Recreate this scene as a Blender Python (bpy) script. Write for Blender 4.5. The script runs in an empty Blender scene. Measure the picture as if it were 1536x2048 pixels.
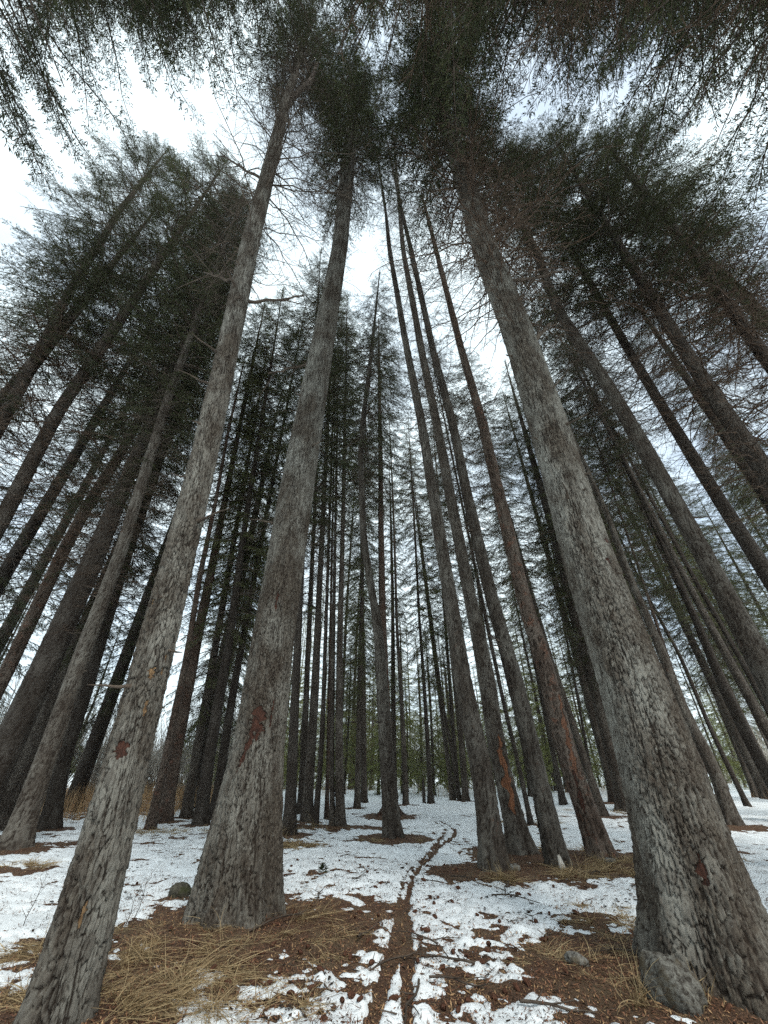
import bpy, math, random
import numpy as np
from math import sin, cos, tan, atan2, radians, pi

# ------------------------------------------------------------------ camera
S = bpy.context.scene
F = 781.0                       # focal length in photo pixels (1536 x 2048)
PITCH = radians(33.7)
CAM_H = 1.15
cam_d = bpy.data.cameras.new('camera')
cam = bpy.data.objects.new('camera', cam_d)
S.collection.objects.link(cam)
cam.location = (0, 0, CAM_H)
cam.rotation_euler = (pi / 2 + PITCH, 0, 0)
cam_d.sensor_fit = 'AUTO'
cam_d.angle = 2 * math.atan(1024.0 / F)
cam_d.clip_start = 0.05
cam_d.clip_end = 6000
S.camera = cam

# ------------------------------------------------------------------ sky and sun
SUN_EL, SUN_AZ = radians(46), radians(152)      # azimuth clockwise from +Y (soft light from the right, behind)
w = bpy.data.worlds.new('World'); S.world = w; w.use_nodes = True
nt = w.node_tree; N = nt.nodes; L = nt.links
for n in list(N): N.remove(n)
out = N.new('ShaderNodeOutputWorld'); bg = N.new('ShaderNodeBackground')
sky = N.new('ShaderNodeTexSky'); sky.sky_type = 'NISHITA'; sky.sun_disc = False
sky.sun_elevation = SUN_EL; sky.sun_rotation = SUN_AZ
sky.air_density = 1.0; sky.dust_density = 2.0
tc = N.new('ShaderNodeTexCoord'); mp = N.new('ShaderNodeMapping'); mp.inputs['Scale'].default_value = (1, 1, 2.2)
nz = N.new('ShaderNodeTexNoise'); nz.inputs['Scale'].default_value = 2.3; nz.inputs['Detail'].default_value = 6
rp = N.new('ShaderNodeValToRGB'); rp.color_ramp.elements[0].position = 0.33; rp.color_ramp.elements[1].position = 0.56
rp.color_ramp.elements[0].color = (0.45, 0.45, 0.45, 1)
mx = N.new('ShaderNodeMix'); mx.data_type = 'RGBA'
L.new(tc.outputs['Generated'], mp.inputs['Vector']); L.new(mp.outputs['Vector'], nz.inputs['Vector'])
L.new(nz.outputs['Fac'], rp.inputs['Fac']); L.new(rp.outputs['Color'], mx.inputs['Factor'])
L.new(sky.outputs['Color'], mx.inputs['A']); mx.inputs['B'].default_value = (5.9, 6.85, 7.2, 1)
L.new(mx.outputs['Result'], bg.inputs['Color']); bg.inputs['Strength'].default_value = 0.105
L.new(bg.outputs[0], out.inputs['Surface'])
sd = bpy.data.lights.new('sun', 'SUN'); sd.energy = 1.3; sd.angle = radians(20); sd.color = (1, 0.95, 0.88)
so = bpy.data.objects.new('sun', sd); S.collection.objects.link(so)
so.rotation_euler = (pi / 2 - SUN_EL, 0, -SUN_AZ + pi)
S.view_settings.view_transform = 'Standard'; S.view_settings.look = 'None'
S.view_settings.gamma = 1.0; S.view_settings.use_curve_mapping = False
S.view_settings.exposure = 1.16
cy = S.cycles
cy.max_bounces = 6; cy.diffuse_bounces = 3; cy.glossy_bounces = 2; cy.transmission_bounces = 3; cy.transparent_max_bounces = 4
cy.use_denoising = False
try: cy.denoiser = 'OPENIMAGEDENOISE'; cy.denoising_prefilter = 'ACCURATE'
except Exception: pass
cy.sample_clamp_indirect = 6

C = S.collection
random.seed(7)

# ------------------------------------------------------------------ pixel <-> ground helpers
def ray(px, py):
    a, b = px - 768.0, 1024.0 - py
    return np.array([a, F * cos(PITCH) - b * sin(PITCH), F * sin(PITCH) + b * cos(PITCH)])
def ground_at(px, py, z=0.0):
    d = ray(px, py); t = (z - CAM_H) / d[2]
    return np.array([d[0] * t, d[1] * t])
def on_plane(px, py, y):
    d = ray(px, py); t = y / d[1]
    return d[0] * t, CAM_H + d[2] * t, t * F      # x, z, depth along the optical axis

# ------------------------------------------------------------------ noise
def h2(ix, iy, seed=0):
    x = (ix.astype(np.int64) * 374761393 + iy.astype(np.int64) * 668265263 + seed * 974711) & 0xffffffff
    x = ((x ^ (x >> 13)) * 1274126177) & 0xffffffff
    x = ((x ^ (x >> 16)) * 2246822519) & 0xffffffff
    return ((x ^ (x >> 15)) & 0xffffff).astype(np.float64) / 0xffffff
def vn(x, y, seed=0):
    ix, iy = np.floor(x), np.floor(y); fx, fy = x - ix, y - iy
    fx = fx * fx * (3 - 2 * fx); fy = fy * fy * (3 - 2 * fy)
    a = h2(ix, iy, seed); b = h2(ix + 1, iy, seed); c = h2(ix, iy + 1, seed); d = h2(ix + 1, iy + 1, seed)
    return (a * (1 - fx) + b * fx) * (1 - fy) + (c * (1 - fx) + d * fx) * fy
def fbm(x, y, o=4, seed=0, g=0.5):
    v = 0; a = 1.0; t = 0
    for i in range(o):
        v = v + a * vn(x, y, seed + i); t += a; a *= g; x = x * 2.03 + 17.1; y = y * 2.03 + 5.3
    return v / t
def sst(a, b, x):
    t = np.clip((x - a) / (b - a), 0, 1); return t * t * (3 - 2 * t)

# ------------------------------------------------------------------ mesh helpers
def mesh_np(name, V, quads=None, tris=None, mats=None, smooth=True, attrs=None, mat_idx=None):
    me = bpy.data.meshes.new(name); V = np.asarray(V, dtype=np.float32)
    me.vertices.add(len(V)); me.vertices.foreach_set('co', V.ravel())
    idx = []; tot = []
    if quads is not None and len(quads): idx.append(np.asarray(quads, dtype=np.int32).ravel()); tot.append(np.full(len(quads), 4, np.int32))
    if tris is not None and len(tris): idx.append(np.asarray(tris, dtype=np.int32).ravel()); tot.append(np.full(len(tris), 3, np.int32))
    idx = np.concatenate(idx); tot = np.concatenate(tot)
    st = np.concatenate([[0], np.cumsum(tot)[:-1]]).astype(np.int32)
    me.loops.add(len(idx)); me.loops.foreach_set('vertex_index', idx)
    me.polygons.add(len(tot)); me.polygons.foreach_set('loop_start', st); me.polygons.foreach_set('loop_total', tot)
    if smooth: me.polygons.foreach_set('use_smooth', np.ones(len(tot), dtype=bool))
    if mat_idx is not None: me.polygons.foreach_set('material_index', np.asarray(mat_idx, dtype=np.int32))
    for k, v in (attrs or {}).items():
        v = np.asarray(v, dtype=np.float32)
        if v.ndim == 1:
            a = me.attributes.new(k, 'FLOAT', 'POINT'); a.data.foreach_set('value', v)
        else:
            a = me.attributes.new(k, 'FLOAT_COLOR', 'POINT')
            if v.shape[1] == 3: v = np.hstack([v, np.ones((len(v), 1), np.float32)])
            a.data.foreach_set('color', v.ravel())
    for m in (mats or []): me.materials.append(m)
    me.update(calc_edges=True); me.validate()
    return me
def link(name, me, parent=None, loc=None):
    o = bpy.data.objects.new(name, me); C.objects.link(o)
    if parent is not None: o.parent = parent
    if loc is not None: o.location = loc
    return o
def tag(o, label=None, cat=None, group=None, kind=None):
    if label: o['label'] = label
    if cat: o['category'] = cat
    if group: o['group'] = group
    if kind: o['kind'] = kind
    return o
def grid_quads(nr, nc, wrap=False):
    r = np.arange(nr - 1)[:, None]; c = np.arange(nc if wrap else nc - 1)[None, :]
    c2 = (c + 1) % nc
    return np.stack([(r * nc + c), (r * nc + c2), ((r + 1) * nc + c2), ((r + 1) * nc + c)], -1).reshape(-1, 4)
class MB:                                              # collects pieces given as arrays
    def __init__(s): s.V = []; s.Q = []; s.M = []; s.A = []; s.n = 0
    def add(s, V, Q, m=0, col=None):
        V = np.asarray(V); Q = np.asarray(Q)
        s.V.append(V); s.Q.append(Q + s.n); s.M.append(np.full(len(Q), m)); s.n += len(V)
        if col is not None: s.A.append(np.broadcast_to(np.asarray(col, float), (len(V), 3)))
    def mesh(s, name, mats, smooth=False):
        at = {'col': np.concatenate(s.A)} if s.A else None
        return mesh_np(name, np.concatenate(s.V), np.concatenate(s.Q), mats=mats, smooth=smooth, attrs=at, mat_idx=np.concatenate(s.M))
def tube(P, R, k=3):
    P = np.asarray(P, float); R = np.asarray(R, float)
    T = np.gradient(P, axis=0); T /= np.linalg.norm(T, axis=1)[:, None] + 1e-9
    up = np.array([0.13, 0.21, 0.97]); A = np.cross(T, up); A /= np.linalg.norm(A, axis=1)[:, None] + 1e-9
    B = np.cross(T, A); an = np.arange(k) * 2 * pi / k
    V = P[:, None, :] + R[:, None, None] * (np.cos(an)[None, :, None] * A[:, None, :] + np.sin(an)[None, :, None] * B[:, None, :])
    return V.reshape(-1, 3), grid_quads(len(P), k, True)

# ------------------------------------------------------------------ materials
def newmat(name):
    m = bpy.data.materials.new(name); m.use_nodes = True
    n = m.node_tree.nodes; b = n['Principled BSDF']; b.inputs['Roughness'].default_value = 0.85
    b.inputs['Specular IOR Level'].default_value = 0.2
    return m, n, m.node_tree.links, b
def nd(n, t, **kw):
    x = n.new(t)
    for k, v in kw.items():
        if k in x.inputs: x.inputs[k].default_value = v
        else: setattr(x, k, v)
    return x
def mix(n, l, fac, a, b):
    m = n.new('ShaderNodeMix'); m.data_type = 'RGBA'
    for key, v in (('Factor', fac), ('A', a), ('B', b)):
        s = m.inputs[key]
        if hasattr(v, 'is_linked') or hasattr(v, 'links'): l.new(v, s)
        else: s.default_value = v if key == 'Factor' else (*v, 1)
    return m.outputs['Result']
def ramp(n, l, src, *st):
    r = n.new('ShaderNodeValToRGB'); e = r.color_ramp.elements
    while len(e) < len(st): e.new(0.5)
    for i, (p, c) in enumerate(st):
        e[i].position = p; e[i].color = (c, c, c, 1) if not isinstance(c, tuple) else (*c, 1)
    l.new(src, r.inputs['Fac']); return r.outputs['Color']

def bark_mat(name, base, light, dark, red, red_at=0.66, scale=1.0, bump=0.5, plates=False):
    m, n, l, b = newmat(name)
    t = nd(n, 'ShaderNodeTexCoord'); mp = nd(n, 'ShaderNodeMapping'); mp.inputs['Scale'].default_value = (1, 1, 0.45)
    oi = nd(n, 'ShaderNodeObjectInfo')
    ad = nd(n, 'ShaderNodeVectorMath', operation='ADD'); l.new(t.outputs['Object'], ad.inputs[0]); l.new(oi.outputs['Location'], ad.inputs[1])
    l.new(ad.outputs[0], mp.inputs['Vector'])
    f1 = nd(n, 'ShaderNodeTexNoise', Scale=60.0, Detail=6.0, Roughness=0.7); l.new(mp.outputs[0], f1.inputs['Vector'])
    f2 = nd(n, 'ShaderNodeTexNoise', Scale=3.2, Detail=6.0, Roughness=0.6); l.new(mp.outputs[0], f2.inputs['Vector'])
    f3 = nd(n, 'ShaderNodeTexNoise', Scale=5.5, Detail=7.0, Roughness=0.7); l.new(ad.outputs[0], f3.inputs['Vector'])
    f4 = nd(n, 'ShaderNodeTexNoise', Scale=24.0, Detail=5.0, Roughness=0.7); l.new(ad.outputs[0], f4.inputs['Vector'])
    if plates:
        pa = nd(n, 'ShaderNodeAttribute', attribute_name='plate'); ca = nd(n, 'ShaderNodeAttribute', attribute_name='crack')
        cell, crack = pa.outputs['Fac'], ca.outputs['Fac']
    else:
        wn = nd(n, 'ShaderNodeTexNoise', Scale=11.0, Detail=4.0); l.new(mp.outputs[0], wn.inputs['Vector'])
        wm = nd(n, 'ShaderNodeVectorMath', operation='MULTIPLY_ADD'); l.new(wn.outputs['Color'], wm.inputs[0]); wm.inputs[1].default_value = (0.09, 0.09, 0.09); l.new(mp.outputs[0], wm.inputs[2])
        v = nd(n, 'ShaderNodeTexVoronoi', feature='DISTANCE_TO_EDGE', Scale=26.0 * scale); l.new(wm.outputs[0], v.inputs['Vector'])
        vc = nd(n, 'ShaderNodeTexVoronoi', feature='F1', Scale=26.0 * scale); l.new(wm.outputs[0], vc.inputs['Vector'])
        sp = nd(n, 'ShaderNodeSeparateColor'); l.new(vc.outputs['Color'], sp.inputs[0])
        cell = sp.outputs[0]; crack = ramp(n, l, v.outputs['Distance'], (0.0, 0.0), (0.09, 1.0))
    c = mix(n, l, ramp(n, l, f1.outputs['Fac'], (0.38, 0.0), (0.64, 1.0)), dark, base)
    c = mix(n, l, ramp(n, l, f2.outputs['Fac'], (0.42, 0.0), (0.64, 0.8)), c, light)
    c = mix(n, l, ramp(n, l, cell, (0.55, 0.0), (1.0, 0.55)), c, dark)
    c = mix(n, l, ramp(n, l, f4.outputs['Fac'], (0.58, 0.0), (0.72, 0.75)), c, light)      # lichen crust
    c = mix(n, l, ramp(n, l, f3.outputs['Fac'], (red_at, 0.0), (red_at + 0.08, 0.75)), c, red)
    c = mix(n, l, ramp(n, l, crack, (0.15, 0.95), (0.8, 0.0)), c, (0.026, 0.018, 0.013))     # inner bark between the plates
    hs = nd(n, 'ShaderNodeHueSaturation'); l.new(c, hs.inputs['Color'])
    mr = nd(n, 'ShaderNodeMapRange'); mr.inputs['To Min'].default_value = 0.8; mr.inputs['To Max'].default_value = 1.2
    l.new(oi.outputs['Random'], mr.inputs['Value']); l.new(mr.outputs[0], hs.inputs['Value'])
    l.new(hs.outputs[0], b.inputs['Base Color']); b.inputs['Roughness'].default_value = 0.92
    hh = nd(n, 'ShaderNodeMath', operation='MULTIPLY_ADD'); l.new(crack, hh.inputs[0]); hh.inputs[1].default_value = 0.15 if plates else 1.0
    l.new(f1.outputs['Fac'], hh.inputs[2])
    bp = nd(n, 'ShaderNodeBump', Strength=bump, Distance=0.02); l.new(hh.outputs[0], bp.inputs['Height']); l.new(bp.outputs[0], b.inputs['Normal'])
    return m
BARK_NEAR = bark_mat('bark_grey', (0.138, 0.119, 0.093), (0.27, 0.262, 0.228), (0.048, 0.037, 0.029), (0.11, 0.058, 0.038), 0.67, 1.0, 0.8, True)
BARK_MID = bark_mat('bark_mid', (0.105, 0.086, 0.068), (0.175, 0.16, 0.135), (0.042, 0.033, 0.026), (0.11, 0.058, 0.038), 0.62, 1.0, 0.8, True)
BARK_MID_RED = bark_mat('bark_mid_red', (0.115, 0.082, 0.062), (0.175, 0.142, 0.115), (0.048, 0.033, 0.025), (0.15, 0.068, 0.042), 0.55, 1.0, 0.8, True)
BARK_MID_DARK = bark_mat('bark_mid_dark', (0.066, 0.053, 0.042), (0.10, 0.087, 0.073), (0.032, 0.025, 0.02), (0.07, 0.042, 0.03), 0.66, 1.0, 0.8, True)
BARK = bark_mat('bark_brown', (0.105, 0.085, 0.067), (0.165, 0.143, 0.118), (0.044, 0.033, 0.026), (0.115, 0.057, 0.038), 0.62, 0.9, 0.8)
BARK_RED = bark_mat('bark_red', (0.115, 0.079, 0.060), (0.165, 0.13, 0.103), (0.055, 0.037, 0.028), (0.145, 0.065, 0.042), 0.55, 0.9, 0.8)
BARK_DARK = bark_mat('bark_dark', (0.066, 0.053, 0.042), (0.10, 0.086, 0.072), (0.034, 0.026, 0.021), (0.07, 0.04, 0.029), 0.66, 0.9, 0.8)

def wood_mat(name, a, bcol, sc=(14, 14, 2.5)):
    m, n, l, b = newmat(name)
    t = nd(n, 'ShaderNodeTexCoord'); mp = nd(n, 'ShaderNodeMapping'); mp.inputs['Scale'].default_value = sc; l.new(t.outputs['Object'], mp.inputs['Vector'])
    f = nd(n, 'ShaderNodeTexNoise', Scale=2.0, Detail=6.0, Roughness=0.65); l.new(mp.outputs[0], f.inputs['Vector'])
    l.new(mix(n, l, ramp(n, l, f.outputs['Fac'], (0.35, 0.0), (0.62, 1.0)), a, bcol), b.inputs['Base Color'])
    bp = nd(n, 'ShaderNodeBump', Strength=0.6, Distance=0.01); l.new(f.outputs['Fac'], bp.inputs['Height']); l.new(bp.outputs[0], b.inputs['Normal'])
    return m
SCAR_RED = wood_mat('scar_red', (0.016, 0.010, 0.008), (0.075, 0.031, 0.020), (34, 34, 9))
SCAR_ORANGE = wood_mat('scar_orange', (0.06, 0.026, 0.016), (0.25, 0.11, 0.055), (20, 20, 3))
FLAKE = wood_mat('flaked_inner_bark', (0.07, 0.034, 0.022), (0.20, 0.095, 0.055), (26, 26, 5))
SCAR_YELLOW = wood_mat('scar_resin', (0.06, 0.032, 0.018), (0.24, 0.155, 0.08), (34, 34, 12))
DEADWOOD = wood_mat('dead_wood', (0.040, 0.030, 0.023), (0.12, 0.094, 0.072), (3, 3, 3))
DEADRED = wood_mat('dead_wood_red', (0.042, 0.030, 0.022), (0.125, 0.083, 0.057), (3, 3, 3))
PALEWOOD = wood_mat('willow_stem', (0.38, 0.34, 0.29), (0.56, 0.52, 0.46), (5, 5, 5))
CHIP = wood_mat('pale_wood', (0.42, 0.38, 0.32), (0.60, 0.57, 0.51), (20, 20, 5))

def needle_mat(name, a, b2, c3):
    m, n, l, b = newmat(name)
    t = nd(n, 'ShaderNodeTexCoord'); oi = nd(n, 'ShaderNodeObjectInfo')
    f = nd(n, 'ShaderNodeTexNoise', Scale=1.1, Detail=3.0); l.new(t.outputs['Object'], f.inputs['Vector'])
    g = nd(n, 'ShaderNodeTexNoise', Scale=14.0, Detail=2.0); l.new(t.outputs['Object'], g.inputs['Vector'])
    c = mix(n, l, ramp(n, l, f.outputs['Fac'], (0.38, 0.0), (0.62, 1.0)), a, b2)
    c = mix(n, l, ramp(n, l, g.outputs['Fac'], (0.52, 0.0), (0.72, 0.8)), c, c3)
    hs = nd(n, 'ShaderNodeHueSaturation'); l.new(c, hs.inputs['Color'])
    mr = nd(n, 'ShaderNodeMapRange'); mr.inputs['To Min'].default_value = 0.8; mr.inputs['To Max'].default_value = 1.25
    l.new(oi.outputs['Random'], mr.inputs['Value']); l.new(mr.outputs[0], hs.inputs['Value'])
    l.new(hs.outputs[0], b.inputs['Base Color']); b.inputs['Roughness'].default_value = 0.6
    tr = nd(n, 'ShaderNodeBsdfTranslucent'); l.new(hs.outputs[0], tr.inputs['Color'])
    ms = nd(n, 'ShaderNodeMixShader'); ms.inputs[0].default_value = 0.25
    l.new(b.outputs[0], ms.inputs[1]); l.new(tr.outputs[0], ms.inputs[2]); l.new(ms.outputs[0], n['Material Output'].inputs['Surface'])
    return m
NEEDLE = needle_mat('needles', (0.032, 0.039, 0.018), (0.050, 0.057, 0.025), (0.095, 0.09, 0.034))
NEEDLE_Y = needle_mat('needles_yellow_sunlit', (0.155, 0.175, 0.060), (0.20, 0.215, 0.075), (0.28, 0.265, 0.10))  # yellower needles of the young spruces, sunlight brightened into the colour
NEEDLE_M = needle_mat('needles_olive', (0.062, 0.074, 0.030), (0.088, 0.098, 0.038), (0.15, 0.145, 0.052))

def attr_mat(name, rough=0.85, transl=0.0, fine=0.25, sc=60):
    m, n, l, b = newmat(name)
    a = nd(n, 'ShaderNodeAttribute', attribute_name='col'); b.inputs['Roughness'].default_value = rough
    t = nd(n, 'ShaderNodeTexCoord'); f = nd(n, 'ShaderNodeTexNoise', Scale=float(sc), Detail=3.0); l.new(t.outputs['Object'], f.inputs['Vector'])
    hs = nd(n, 'ShaderNodeHueSaturation'); l.new(a.outputs['Color'], hs.inputs['Color'])
    mr = nd(n, 'ShaderNodeMapRange'); mr.inputs['To Min'].default_value = 1 - 2 * fine; mr.inputs['To Max'].default_value = 1 + 2 * fine
    l.new(f.outputs['Fac'], mr.inputs['Value']); l.new(mr.outputs[0], hs.inputs['Value']); l.new(hs.outputs[0], b.inputs['Base Color'])
    if transl:
        tr = nd(n, 'ShaderNodeBsdfTranslucent'); l.new(hs.outputs[0], tr.inputs['Color']); ms = nd(n, 'ShaderNodeMixShader'); ms.inputs[0].default_value = transl
        l.new(b.outputs[0], ms.inputs[1]); l.new(tr.outputs[0], ms.inputs[2]); l.new(ms.outputs[0], n['Material Output'].inputs['Surface'])
    return m
GRASS = attr_mat('straw', 0.6, 0.25)
FLECK = attr_mat('forest_flecks', 0.8)

def litter_mat():
    m, n, l, b = newmat('needle_litter')
    t = nd(n, 'ShaderNodeTexCoord')
    f = nd(n, 'ShaderNodeTexNoise', Scale=70.0, Detail=6.0, Roughness=0.7); l.new(t.outputs['Object'], f.inputs['Vector'])
    g = nd(n, 'ShaderNodeTexNoise', Scale=3.0, Detail=5.0, Roughness=0.6); l.new(t.outputs['Object'], g.inputs['Vector'])
    c = mix(n, l, ramp(n, l, f.outputs['Fac'], (0.36, 0.0), (0.62, 1.0)), (0.030, 0.020, 0.014), (0.18, 0.10, 0.062))
    c = mix(n, l, ramp(n, l, g.outputs['Fac'], (0.45, 0.0), (0.70, 0.7)), c, (0.17, 0.125, 0.075))
    l.new(c, b.inputs['Base Color'])
    bp = nd(n, 'ShaderNodeBump', Strength=1.0, Distance=0.02); l.new(f.outputs['Fac'], bp.inputs['Height']); l.new(bp.outputs[0], b.inputs['Normal'])
    return m
LITTER = litter_mat()
def snow_mat():
    m, n, l, b = newmat('old_snow')
    t = nd(n, 'ShaderNodeTexCoord')
    f = nd(n, 'ShaderNodeTexNoise', Scale=45.0, Detail=6.0, Roughness=0.65); l.new(t.outputs['Object'], f.inputs['Vector'])
    g = nd(n, 'ShaderNodeTexNoise', Scale=1.3, Detail=6.0, Roughness=0.65); l.new(t.outputs['Object'], g.inputs['Vector'])
    c = mix(n, l, ramp(n, l, g.outputs['Fac'], (0.42, 0.0), (0.72, 1.0)), (0.88, 0.925, 0.94), (0.79, 0.835, 0.85))
    # trapped needles and grit inside the melting crust
    c = mix(n, l, ramp(n, l, f.outputs['Fac'], (0.62, 0.0), (0.76, 0.5)), c, (0.36, 0.33, 0.29))
    l.new(c, b.inputs['Base Color']); b.inputs['Roughness'].default_value = 0.55
    bp = nd(n, 'ShaderNodeBump', Strength=0.5, Distance=0.012); l.new(f.outputs['Fac'], bp.inputs['Height']); l.new(bp.outputs[0], b.inputs['Normal'])
    return m
SNOW = snow_mat()
def rock_mat(name, a, b2, c3):
    m, n, l, b = newmat(name)
    t = nd(n, 'ShaderNodeTexCoord')
    f = nd(n, 'ShaderNodeTexNoise', Scale=28.0, Detail=8.0, Roughness=0.7); l.new(t.outputs['Object'], f.inputs['Vector'])
    g = nd(n, 'ShaderNodeTexNoise', Scale=9.0, Detail=4.0); l.new(t.outputs['Object'], g.inputs['Vector'])
    c = mix(n, l, ramp(n, l, f.outputs['Fac'], (0.4, 0.0), (0.6, 1.0)), a, b2)
    c = mix(n, l, ramp(n, l, g.outputs['Fac'], (0.50, 0.0), (0.66, 0.9)), c, c3); l.new(c, b.inputs['Base Color'])
    bp = nd(n, 'ShaderNodeBump', Strength=0.8, Distance=0.012); l.new(f.outputs['Fac'], bp.inputs['Height']); l.new(bp.outputs[0], b.inputs['Normal'])
    return m
ROCK = rock_mat('lichen_rock', (0.055, 0.047, 0.038), (0.27, 0.265, 0.24), (0.13, 0.10, 0.06))
ROCK_D = rock_mat('dark_lichen_rock', (0.035, 0.029, 0.023), (0.20, 0.195, 0.17), (0.085, 0.066, 0.04))
ROCK_MOSS = rock_mat('mossy_rock', (0.04, 0.036, 0.028), (0.12, 0.11, 0.08), (0.055, 0.06, 0.022))
CONE = wood_mat('cone_scales', (0.045, 0.022, 0.014), (0.135, 0.06, 0.036), (60, 60, 60))
HILL = rock_mat('hill_forest', (0.05, 0.07, 0.05), (0.09, 0.11, 0.08), (0.16, 0.17, 0.16))

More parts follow.
